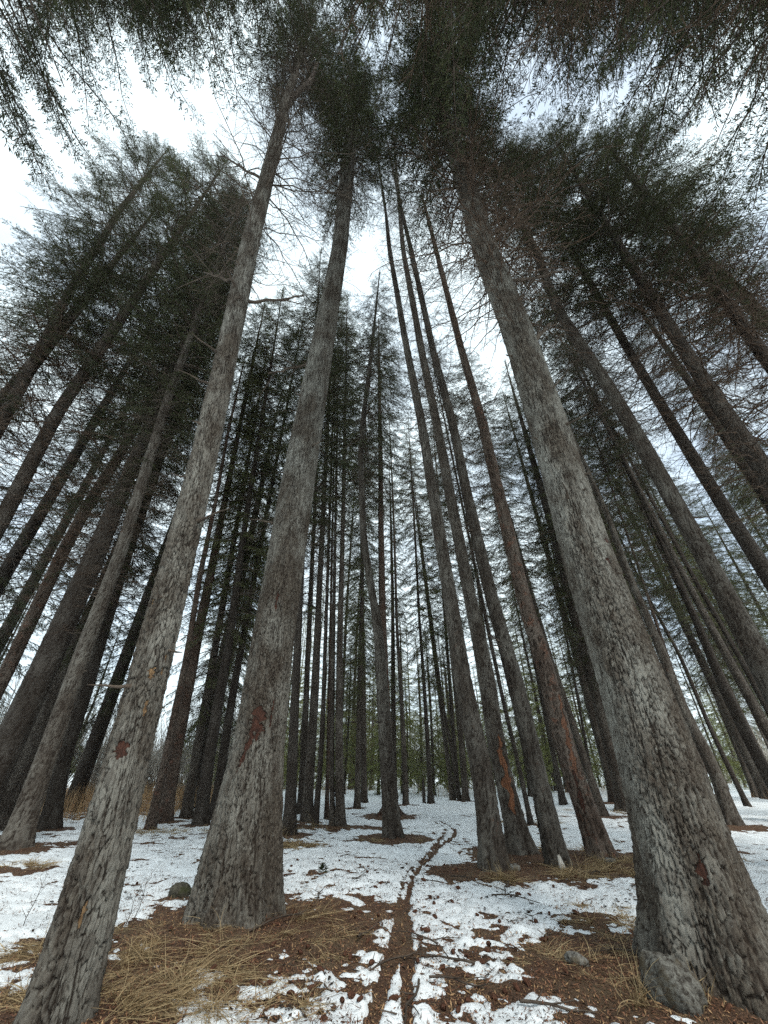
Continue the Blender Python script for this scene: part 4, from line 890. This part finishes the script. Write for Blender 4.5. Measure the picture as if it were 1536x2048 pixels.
# ------------------------------------------------------------------ straw, needles, cones, stones
def blades(x, y, z, ln, lean, az, wd, col, seg=4, seed=0):
    n = len(x); t = np.linspace(0, 1, seg)[None, :]
    g = np.random.default_rng(seed)
    curl = g.uniform(0.5, 1.5, n)[:, None]
    hor = ln[:, None] * (np.sin(lean)[:, None] * t + 0.45 * curl * np.sin(lean)[:, None] * t ** 2)
    ver = ln[:, None] * np.cos(lean)[:, None] * (t - 0.62 * curl * np.sin(lean)[:, None] * t ** 2.2)
    ver = np.maximum(ver, 0.006 + 0.02 * g.random((n, 1)) * t)
    a2 = az[:, None] + g.normal(0, 0.4, n)[:, None] * t
    X = x[:, None] + hor * np.cos(a2); Y = y[:, None] + hor * np.sin(a2); Z = z[:, None] + ver - 0.004
    w2 = (wd[:, None] / 2) * (1 - 0.85 * t ** 2); sx, sy = -np.sin(a2) * w2, np.cos(a2) * w2; tw = g.uniform(-1, 1, (n, 1)) * w2
    V = np.stack([np.stack([X - sx, Y - sy, Z - tw], -1), np.stack([X + sx, Y + sy, Z + tw], -1)], 2).reshape(-1, 3)
    b0 = (np.arange(n) * seg * 2)[:, None]; k = np.arange(seg - 1)[None, :] * 2
    q = np.stack([b0 + k, b0 + k + 1, b0 + k + 3, b0 + k + 2], -1).reshape(-1, 4)
    return V, q, np.repeat(col, seg * 2, axis=0)
def straw_col(n, g, a=(0.50, 0.39, 0.22), b=(0.25, 0.17, 0.09)):
    f = g.random((n, 1)); return np.array(a) * f + np.array(b) * (1 - f)
def straw_patch(name, label, tufts, seed, cat='grass', a=(0.50, 0.39, 0.22), b=(0.25, 0.17, 0.09)):
    """tufts: (px, py, spread x, spread y, number, length, lean, main azimuth or None, width)"""
    g = np.random.default_rng(seed); VV = []; QQ = []; CC = []; n0 = 0
    for (px, py, sx, sy, n, ln, lean, az, wd) in tufts:
        cx_, cy_ = ground_at(px, py)
        x = cx_ + g.normal(0, sx, n); y = cy_ + g.normal(0, sy, n)
        # blades gather in clumps
        nc = max(2, n // 25); kx, ky = cx_ + g.normal(0, sx, nc), cy_ + g.normal(0, sy, nc); ci_ = g.integers(0, nc, n)
        x = kx[ci_] + g.normal(0, 0.035, n); y = ky[ci_] + g.normal(0, 0.035, n)
        z, _ = surf(x, y); cl = g.uniform(0, 2 * pi, nc)
        azz = (cl[ci_] + g.normal(0, 1.1, n)) if az is None else az + g.normal(0, 0.9, n) + 0.6 * np.sin(cl[ci_])
        V, q, c = blades(x, y, z, ln * g.uniform(0.3, 1.1, n), np.clip(lean + 0.12 + g.normal(0, 0.35, n), 0.1, 1.5), azz, wd * g.uniform(0.7, 1.3, n), straw_col(n, g, a, b), 5, seed + len(VV))
        VV.append(V); QQ.append(q + n0); CC.append(c); n0 += len(V)
    o = link(name, mesh_np(name, np.concatenate(VV), np.concatenate(QQ), mats=[GRASS], smooth=False, attrs={'col': np.concatenate(CC)}))
    return tag(o, label, cat, kind='stuff')
straw_patch('dry_grass', 'long flattened straw grass between the forked spruce and the thick grey one', [
    (300, 2010, 0.17, 0.15, 520, 0.30, 1.15, -0.3, 0.0036), (420, 1960, 0.20, 0.12, 330, 0.30, 1.2, -0.1, 0.0036), (260, 1930, 0.12, 0.15, 200, 0.28, 1.0, 0.2, 0.0034),
    (360, 1870, 0.25, 0.10, 170, 0.26, 1.2, 0.1, 0.0034), (480, 2040, 0.22, 0.10, 330, 0.28, 1.25, None, 0.0034), (590, 1850, 0.18, 0.10, 110, 0.32, 1.1, -0.2, 0.0034),
    (640, 1880, 0.15, 0.12, 70, 0.34, 1.2, 0.2, 0.0034), (560, 2010, 0.25, 0.15, 90, 0.22, 1.3, None, 0.0034), (330, 1930, 0.2, 0.2, 170, 0.30, 1.1, None, 0.0034), (600, 1930, 0.4, 0.4, 160, 0.14, 1.35, None, 0.003), (480, 1920, 0.4, 0.3, 160, 0.16, 1.35, None, 0.003), (700, 1860, 0.3, 0.3, 80, 0.14, 1.35, None, 0.003), (420, 1880, 0.4, 0.15, 160, 0.2, 1.3, None, 0.003)], 1)
straw_patch('dry_grass', 'straw grass at the feet of the spruce clump', [
    (985, 1768, 0.10, 0.08, 150, 0.30, 0.9, -1.9, 0.005), (1015, 1772, 0.05, 0.04, 70, 0.28, 0.7, -1.6, 0.005), (1150, 1762, 0.2, 0.10, 300, 0.28, 1.1, None, 0.005), (1200, 1748, 0.25, 0.12, 260, 0.32, 1.0, -0.2, 0.005),
    (1255, 1735, 0.3, 0.25, 420, 0.28, 1.1, None, 0.005), (1130, 1700, 0.25, 0.12, 160, 0.25, 1.0, None, 0.005), (1075, 1705, 0.2, 0.1, 120, 0.2, 1.0, None, 0.005)], 2)
straw_patch('dry_grass', 'thin straw tufts and weed stems beside the widest trunk', [
    (1240, 1860, 0.12, 0.15, 140, 0.20, 1.1, None, 0.004), (1120, 1930, 0.12, 0.08, 90, 0.22, 0.9, None, 0.0035), (1240, 2030, 0.10, 0.05, 60, 0.32, 0.5, None, 0.004), (1210, 1840, 0.15, 0.12, 120, 0.16, 1.2, None, 0.004), (1390, 2030, 0.08, 0.04, 25, 0.25, 0.6, None, 0.004), (1160, 1930, 0.3, 0.25, 140, 0.12, 1.35, None, 0.003), (1230, 1970, 0.2, 0.2, 100, 0.12, 1.35, None, 0.003), (1040, 1980, 0.3, 0.2, 60, 0.10, 1.35, None, 0.003)], 3)
straw_patch('dry_grass', 'pale straw tuft hanging round the dark slender spruce foot', [
    (585, 1695, 0.20, 0.22, 420, 0.28, 1.0, None, 0.006), (575, 1672, 0.10, 0.05, 90, 0.45, 0.6, None, 0.005), (640, 1660, 0.1, 0.1, 30, 0.6, 0.7, None, 0.005)], 4)
straw_patch('dry_grass', 'scattered low straw on the snow near the meadow side trees', [
    (80, 1735, 0.25, 0.12, 260, 0.22, 1.1, None, 0.005), (60, 1905, 0.16, 0.14, 240, 0.24, 1.1, -2.4, 0.004), (310, 1668, 0.5, 0.2, 260, 0.24, 1.0, None, 0.006), (400, 1665, 0.6, 0.25, 260, 0.24, 1.0, None, 0.006),
    (20, 2000, 0.15, 0.1, 200, 0.25, 1.1, -2.6, 0.004), (790, 1682, 0.5, 0.08, 200, 0.12, 1.1, None, 0.006), (1070, 1650, 0.4, 0.2, 150, 0.2, 1.0, None, 0.006), (1440, 1720, 0.3, 0.2, 120, 0.18, 1.1, None, 0.005), (1170, 1625, 0.8, 0.3, 220, 0.25, 1.0, None, 0.007)], 5)
# tall straw of the meadow
g = np.random.default_rng(8); n = 16000
y = g.uniform(13.5, 34, n); x = -(0.30 + g.random(n) ** 1.1 * 1.0) * y + g.normal(0, 0.4, n)
kp = (fbm(x * 0.5, y * 0.5, 2, 91) > 0.36) & (x < -3.9 - 0.05 * y) & ~((y < 16.5) & (x > -6.5)); x, y = x[kp], y[kp]; n = len(x)
V, q, c = blades(x, y, np.zeros(n) - 0.03, g.uniform(0.5, 1.05, n), np.clip(g.normal(0.22, 0.15, n), 0.02, 0.8), g.uniform(0, 6.28, n), g.uniform(0.006, 0.014, n), straw_col(n, g, (0.52, 0.36, 0.19), (0.34, 0.19, 0.10)), 4, 3)
tag(link('meadow_grass', mesh_np('meadow_grass', V, q, mats=[GRASS], smooth=False, attrs={'col': c})), 'tall reddish straw of the open meadow', 'grass', kind='stuff')
n = 9000; y = g.uniform(22, 55, n); x = g.uniform(-0.22, 1.2, n) * y; kp = fbm(x * 0.25, y * 0.25, 2, 93) > 0.55; x, y = x[kp], y[kp]; n = len(x)
V, q, c = blades(x, y, np.zeros(n) - 0.03, g.uniform(0.3, 0.8, n), np.clip(g.normal(0.25, 0.2, n), 0.02, 0.9), g.uniform(0, 6.28, n), g.uniform(0.008, 0.016, n), straw_col(n, g, (0.48, 0.34, 0.20), (0.36, 0.20, 0.12)), 3, 4)
tag(link('meadow_grass', mesh_np('meadow_grass', V, q, mats=[GRASS], smooth=False, attrs={'col': c})), 'thin dry stalks poking through the snow of the far clearing', 'grass', kind='stuff')

# fallen needles, bark flakes and bits of twig
g = np.random.default_rng(21); n = 170000
r = 2.6 * np.exp(g.random(n) * math.log(17 / 2.6)); a = g.uniform(-0.98, 0.98, n); x, y = r * np.sin(a), r * np.cos(a)
zt, s = surf(x, y); clump = fbm(x * 2.4, y * 2.4, 3, 101)
pr = np.where(s < 0.02, 0.85, 0.07 + 0.75 * sst(0.46, 0.66, clump) + 0.5 * (1 - sst(0.02, 0.12, s))); kp = g.random(n) < pr
x, y, zt, s = x[kp], y[kp], zt[kp], s[kp]; n = len(x)
az = g.uniform(0, 2 * pi, n); ln = g.uniform(0.010, 0.032, n) * np.where(g.random(n) < 0.08, 2.4, 1); wd = g.uniform(0.003, 0.009, n); tilt = g.normal(0, 0.35, n)
d = np.stack([np.cos(az) * np.cos(tilt), np.sin(az) * np.cos(tilt), np.sin(tilt)], 1); sd_ = np.stack([-np.sin(az), np.cos(az), g.normal(0, 0.4, n)], 1)
c0 = np.stack([x, y, zt + 0.004 + np.abs(np.sin(tilt)) * ln * 0.4], 1)
V = np.stack([c0 - d * ln[:, None] / 2, c0 + sd_ * wd[:, None] / 2, c0 + d * ln[:, None] / 2 + np.array([0, 0, 0.002]), c0 - sd_ * wd[:, None] / 2], 1).reshape(-1, 3)
pal = np.array([(0.25, 0.125, 0.07), (0.15, 0.07, 0.042), (0.055, 0.035, 0.025), (0.38, 0.24, 0.125), (0.20, 0.10, 0.06)])
ci_ = np.where(s > 0.02, g.choice([1, 2, 2, 4], n), g.choice([0, 0, 1, 2, 3, 3, 4], n)); col = np.repeat(pal[ci_] * g.uniform(0.7, 1.25, (n, 1)), 4, axis=0)
tag(link('fallen_needles', mesh_np('fallen_needles', V, np.arange(n * 4).reshape(-1, 4), mats=[FLECK], smooth=False, attrs={'col': col})), 'rusty fallen needles and bark flakes strewn over ground and snow', 'litter', kind='stuff')

g = np.random.default_rng(22); n = 16000
r = 3.0 * np.exp(g.random(n) * math.log(24 / 3.0)); a = g.uniform(-0.98, 0.98, n); x, y = r * np.sin(a), r * np.cos(a)
zt, s = surf(x, y); clump = fbm(x * 1.7, y * 1.7, 4, 103, 0.6); kp = g.random(n) < (0.04 + 0.8 * sst(0.48, 0.64, clump)) * np.where(s > 0, 1, 0.35)
x, y, zt = x[kp], y[kp], zt[kp]; n = len(x); az = g.uniform(0, 2 * pi, n); V = []
ln = g.uniform(0.02, 0.075, n); wd = ln * g.uniform(0.15, 0.6, n)
for j in range(6):
    rr_ = g.uniform(0.6, 1.1, n); an = j * pi / 3; u_, v_ = np.cos(an) * ln / 2 * rr_, np.sin(an) * wd / 2 * rr_
    V.append(np.stack([x + u_ * np.cos(az) - v_ * np.sin(az), y + u_ * np.sin(az) + v_ * np.cos(az), zt + 0.005 + g.uniform(-0.003, 0.010, n)], 1))
V = np.stack(V, 1).reshape(-1, 3); i_ = np.arange(n)[:, None] * 6
q = np.concatenate([i_ + np.array([[0, 1, 2, 3]]), i_ + np.array([[0, 3, 4, 5]])])
col = np.repeat(np.array([(0.055, 0.036, 0.025), (0.10, 0.058, 0.036), (0.035, 0.025, 0.019)])[g.integers(0, 3, n)] * g.uniform(0.7, 1.3, (n, 1)), 6, axis=0)
tag(link('bark_litter', mesh_np('bark_litter', V, q, mats=[FLECK], smooth=False, attrs={'col': col})), 'dark bark crumbs scattered over the snow', 'litter', kind='stuff')

# cones
def cone_mesh(seed):
    g = np.random.default_rng(seed); Lc, Rc = 0.055, 0.013; n, m = 15, 12; V = []
    for i in range(n):
        t = i / (n - 1); rr_ = Rc * (math.sin(pi * (0.10 + 0.84 * t)) ** 0.7)
        for j in range(m):
            sc = 1.0 + (0.22 if (i + j) % 2 else -0.16)
            an = 2 * pi * j / m; V.append((Lc * (t - 0.5), rr_ * sc * cos(an), rr_ * sc * sin(an)))
    Q = list(map(tuple, grid_quads(n, m, True))); 
    return mesh_np('spruce_cone', np.array(V), np.array(Q), mats=[CONE], smooth=False)
CM = [cone_mesh(i) for i in range(3)]
g = np.random.default_rng(33)
cone_px = [(1000, 1850), (978, 1897), (1005, 1905), (955, 1838), (920, 2025), (918, 2040), (940, 2015), (1088, 1890), (1095, 1886), (1018, 1940), (965, 1935), (720, 1832), (690, 1918), (700, 1925), (745, 1800), (1022, 1925), (985, 1885), (870, 1840), (905, 1812), (860, 1800),
           (430, 1925), (505, 1935), (520, 1920), (485, 1935), (545, 1905), (455, 1975), (600, 1915), (560, 1955), (640, 1960), (615, 1905), (505, 1990), (535, 1985), (620, 1990), (580, 2000), (1100, 1835), (1110, 1790), (990, 2010), (1035, 1990), (840, 1890), (830, 1830)]
pts = [ground_at(*p) for p in cone_px]
while len(pts) < 170:
    r_ = 2.9 * math.exp(g.random() * math.log(8.5 / 2.9)); a_ = g.uniform(-0.55, 0.6); p = np.array([r_ * sin(a_), r_ * cos(a_)])
    if fbm(np.array([p[0] * 1.5]), np.array([p[1] * 1.5]), 2, 111)[0] > 0.45: pts.append(p)
PX = np.array([p[0] for p in pts]); PY = np.array([p[1] for p in pts]); PZ, _ = surf(PX, PY)
for i in range(len(pts)):
    if any(math.hypot(PX[i] - a[0], PY[i] - a[1]) < a[2] * 1.5 for a in TREES): continue
    o = link('spruce_cone', CM[i % 3], None, (PX[i], PY[i], PZ[i] + 0.010)); s_ = g.uniform(0.75, 1.15)
    o.scale = (s_ * 1.1, s_ * g.uniform(0.9, 1.2), s_); o.rotation_euler = (g.uniform(0, 6), g.normal(0, 0.25), g.uniform(0, 6.28))
    tag(o, 'small brown spruce cone lying on the ground', 'cone', 'fallen spruce cones')

# fallen twigs
def twig_mesh(seed):
    b = MB(); g = np.random.default_rng(seed); n = 7; t = np.linspace(0, 1, n)
    P = np.stack([t * 0.36 - 0.18, np.cumsum(g.normal(0, 0.015, n)), 0.006 + 0.02 * np.sin(t * 3 + seed)], 1); b.add(*tube(P, np.linspace(0.0055, 0.002, n), 5))
    for k in range(4):
        p = P[1 + k]; d = np.array([0.09, g.choice([-1, 1]) * 0.07, g.uniform(0, 0.04)]) * g.uniform(0.5, 1.1)
        b.add(*tube(np.stack([p, p + d * 0.5 + g.normal(0, 0.004, 3), p + d]), np.array([0.003, 0.0024, 0.0015]), 4))
    return b.mesh('fallen_twig', [DEADWOOD], True)
TM = [twig_mesh(i) for i in range(4)]
tp = [(830, 1888), (812, 2030), (1090, 1875), (960, 1825), (1030, 1815), (880, 1930), (750, 1770), (715, 1760), (1190, 1760), (640, 1800), (300, 1850), (440, 1740), (930, 1770), (1010, 1790), (850, 1925), (610, 1940), (560, 1870), (1240, 1930), (1130, 2030), (690, 2000), (900, 1890), (980, 1960), (730, 1870), (1060, 1850), (670, 1760), (860, 1770), (1020, 1850), (560, 1740), (780, 1940), (930, 1985), (200, 1790), (340, 1760), (480, 1700), (700, 1720), (1440, 1760)]
for i, p in enumerate(tp):
    x_, y_ = ground_at(*p); z_, _ = surf(x_, y_)
    o = link('fallen_twig', TM[i % 4], None, (x_, y_, z_[0] + 0.004)); o.rotation_euler = (0, 0, g.uniform(0, 6.28)); s_ = g.uniform(0.6, 1.8); o.scale = (s_,) * 3
    tag(o, 'thin broken twig lying on the ground', 'twig', 'fallen twigs')

# stones
def stone(name, px, py, dims, mat, label, seed, rot=0.0, sink=0.3, cat='stone', tilt=(0, 0)):
    u = np.linspace(0, pi, 26); v = np.arange(36) * 2 * pi / 36
    d = np.stack([np.sin(u)[:, None] * np.cos(v)[None, :], np.sin(u)[:, None] * np.sin(v)[None, :], np.cos(u)[:, None] + 0 * v[None, :]], -1)
    nn = fbm(d[..., 0] * 1.3 + d[..., 2] * 0.7 + seed, d[..., 1] * 1.3 - d[..., 2] * 0.9 + 3, 3, seed)
    n2 = fbm(d[..., 0] * 6 + d[..., 2] * 4 + seed, d[..., 1] * 6 - d[..., 2] * 5 + 3, 3, seed + 4)
    V = d * (0.62 + 0.62 * nn + 0.26 * n2)[..., None] * np.array(dims) / 2
    x_, y_ = ground_at(px, py); z_, _ = surf(x_, y_)
    o = link(name, mesh_np(name, V.reshape(-1, 3), grid_quads(26, 36, True)[:, ::-1], mats=[mat]), None, (x_, y_, z_[0] + dims[2] * (0.5 - sink)))
    o.rotation_euler = (tilt[0], tilt[1], rot); return tag(o, label, cat)
stone('boulder', 1356, 2020, (0.33, 0.32, 0.30), ROCK_D, 'grey lichen covered boulder against the flaring roots', 6, 1.4, 0.42, 'boulder', (0.2, 0.3))
stone('stone', 1157, 1945, (0.17, 0.075, 0.075), ROCK, 'small oblong grey stone lying among rusty needles', 5, -0.8)
stone('stone', 357, 1793, (0.22, 0.17, 0.15), ROCK_MOSS, 'mossy stone poking out of the snow beside thick grey spruce', 8, 0.3)
stone('stone', 1030, 1752, (0.16, 0.10, 0.09), ROCK, 'pale stone at the root of the trackside clump spruce', 12, 0.2)
stone('stone', 1222, 1732, (0.18, 0.12, 0.07), ROCK, 'flat grey stone in straw below the reddish flaking spruce', 15, 0.1)
# pale wedge of split wood
x_, y_ = ground_at(1131, 1752)
V = np.array([(-0.055, 0, 0), (0.06, 0, 0), (0.075, 0.03, 0.0), (-0.05, 0.04, 0), (-0.04, 0.05, 0.20), (-0.01, 0.05, 0.215), (0.0, 0.07, 0.20), (-0.035, 0.075, 0.205)]) 
tag(link('wood_chip', mesh_np('wood_chip', V, [(0, 1, 5, 4), (1, 2, 6, 5), (2, 3, 7, 6), (3, 0, 4, 7), (4, 5, 6, 7), (3, 2, 1, 0)], mats=[CHIP], smooth=False), None, (x_, y_, 0.0)), 'pale split wood wedge leaning on a clump spruce', 'wood chip')
# seedling
b = MB(); gg = np.random.default_rng(4); b.add(*tube(np.array([[0, 0, 0], [0, 0, 0.06], [0.005, 0, 0.11]]), np.array([0.004, 0.003, 0.002]), 4), m=0)
n = 90; zz = gg.uniform(0.02, 0.11, n); a_ = gg.uniform(0, 6.28, n); b.add(*diamonds(np.stack([0 * zz, 0 * zz, zz], 1), np.stack([np.cos(a_), np.sin(a_), gg.uniform(0, 0.7, n)], 1), 0.10 * (1.25 - zz * 8).clip(0.3, 1), np.full(n, 0.012)), m=1)
SM = b.mesh('spruce_seedling', [DEADWOOD, NEEDLE])
x_, y_ = ground_at(645, 1757); z_, _ = surf(x_, y_)
tag(link('spruce_seedling', SM, None, (x_, y_, z_[0])), 'tiny green spruce seedling poking through the snow', 'seedling')
# bare little saplings
for q, (px, py, h) in enumerate([(245, 1868, 0.30), (262, 1862, 0.36), (45, 1860, 0.35)]):
    b = MB(); gg = np.random.default_rng(60 + q); t = np.linspace(0, 1, 6)
    P = np.stack([0.05 * t + gg.normal(0, 0.006, 6), gg.normal(0, 0.006, 6), h * t], 1); b.add(*tube(P, np.linspace(0.004, 0.0015, 6), 4))
    for k in range(5):
        p = P[1 + k % 5]; d = np.array([gg.choice([-1, 1]) * 0.05, gg.normal(0, 0.03), 0.07]); b.add(*tube(np.stack([p, p + d * 0.5, p + d]), np.array([0.002, 0.0016, 0.001]), 3))
    x_, y_ = ground_at(px, py); z_, _ = surf(x_, y_)
    o = link('bare_sapling', b.mesh('bare_sapling', [DEADWOOD], True), None, (x_, y_, z_[0] - 0.01))
    if q < 2: tag(o, 'thin leafless sapling sprig between the forked and thick grey spruces', 'sapling', 'bare saplings by the straw')
    else: tag(o, 'thin leafless sapling sprig in snow on the meadow side of the forked spruce', 'sapling')
# short dark stub at the far rise
x_, y_ = ground_at(848, 1606)
V, Qd = tube(np.array([[0, 0, -0.05], [0.01, 0, 0.3], [0.0, 0.01, 0.75], [0.02, 0, 0.95]]), np.array([0.09, 0.07, 0.06, 0.012]), 9)
tag(link('tree_stub', mesh_np('tree_stub', V, Qd, mats=[BARK_DARK]), None, (x_, y_, 0)), 'short black snapped stub at the far rise of the snow', 'stub')

# ------------------------------------------------------------------ pale air of the valley
bx0, bx1, by0, by1, bz0, bz1 = -3700.0, 3700.0, -3700.0, 3700.0, -1.2, 150.0
V = [(x, y, z) for z in (bz0, bz1) for y in (by0, by1) for x in (bx0, bx1)]
hz = mesh_np('haze', np.array(V), [(0, 2, 3, 1), (4, 5, 7, 6), (0, 1, 5, 4), (2, 6, 7, 3), (0, 4, 6, 2), (1, 3, 7, 5)], smooth=False)
hm = bpy.data.materials.new('haze'); hm.use_nodes = True; hn = hm.node_tree.nodes
for n_ in list(hn): hn.remove(n_)
ho = hn.new('ShaderNodeOutputMaterial'); hv = hn.new('ShaderNodeVolumePrincipled'); hv.inputs['Density'].default_value = 0.00022; hv.inputs['Color'].default_value = (0.86, 0.92, 0.97, 1)
hm.node_tree.links.new(hv.outputs[0], ho.inputs['Volume']); hz.materials.append(hm)
tag(link('haze', hz), 'thin pale haze filling the valley', 'haze', kind='stuff')
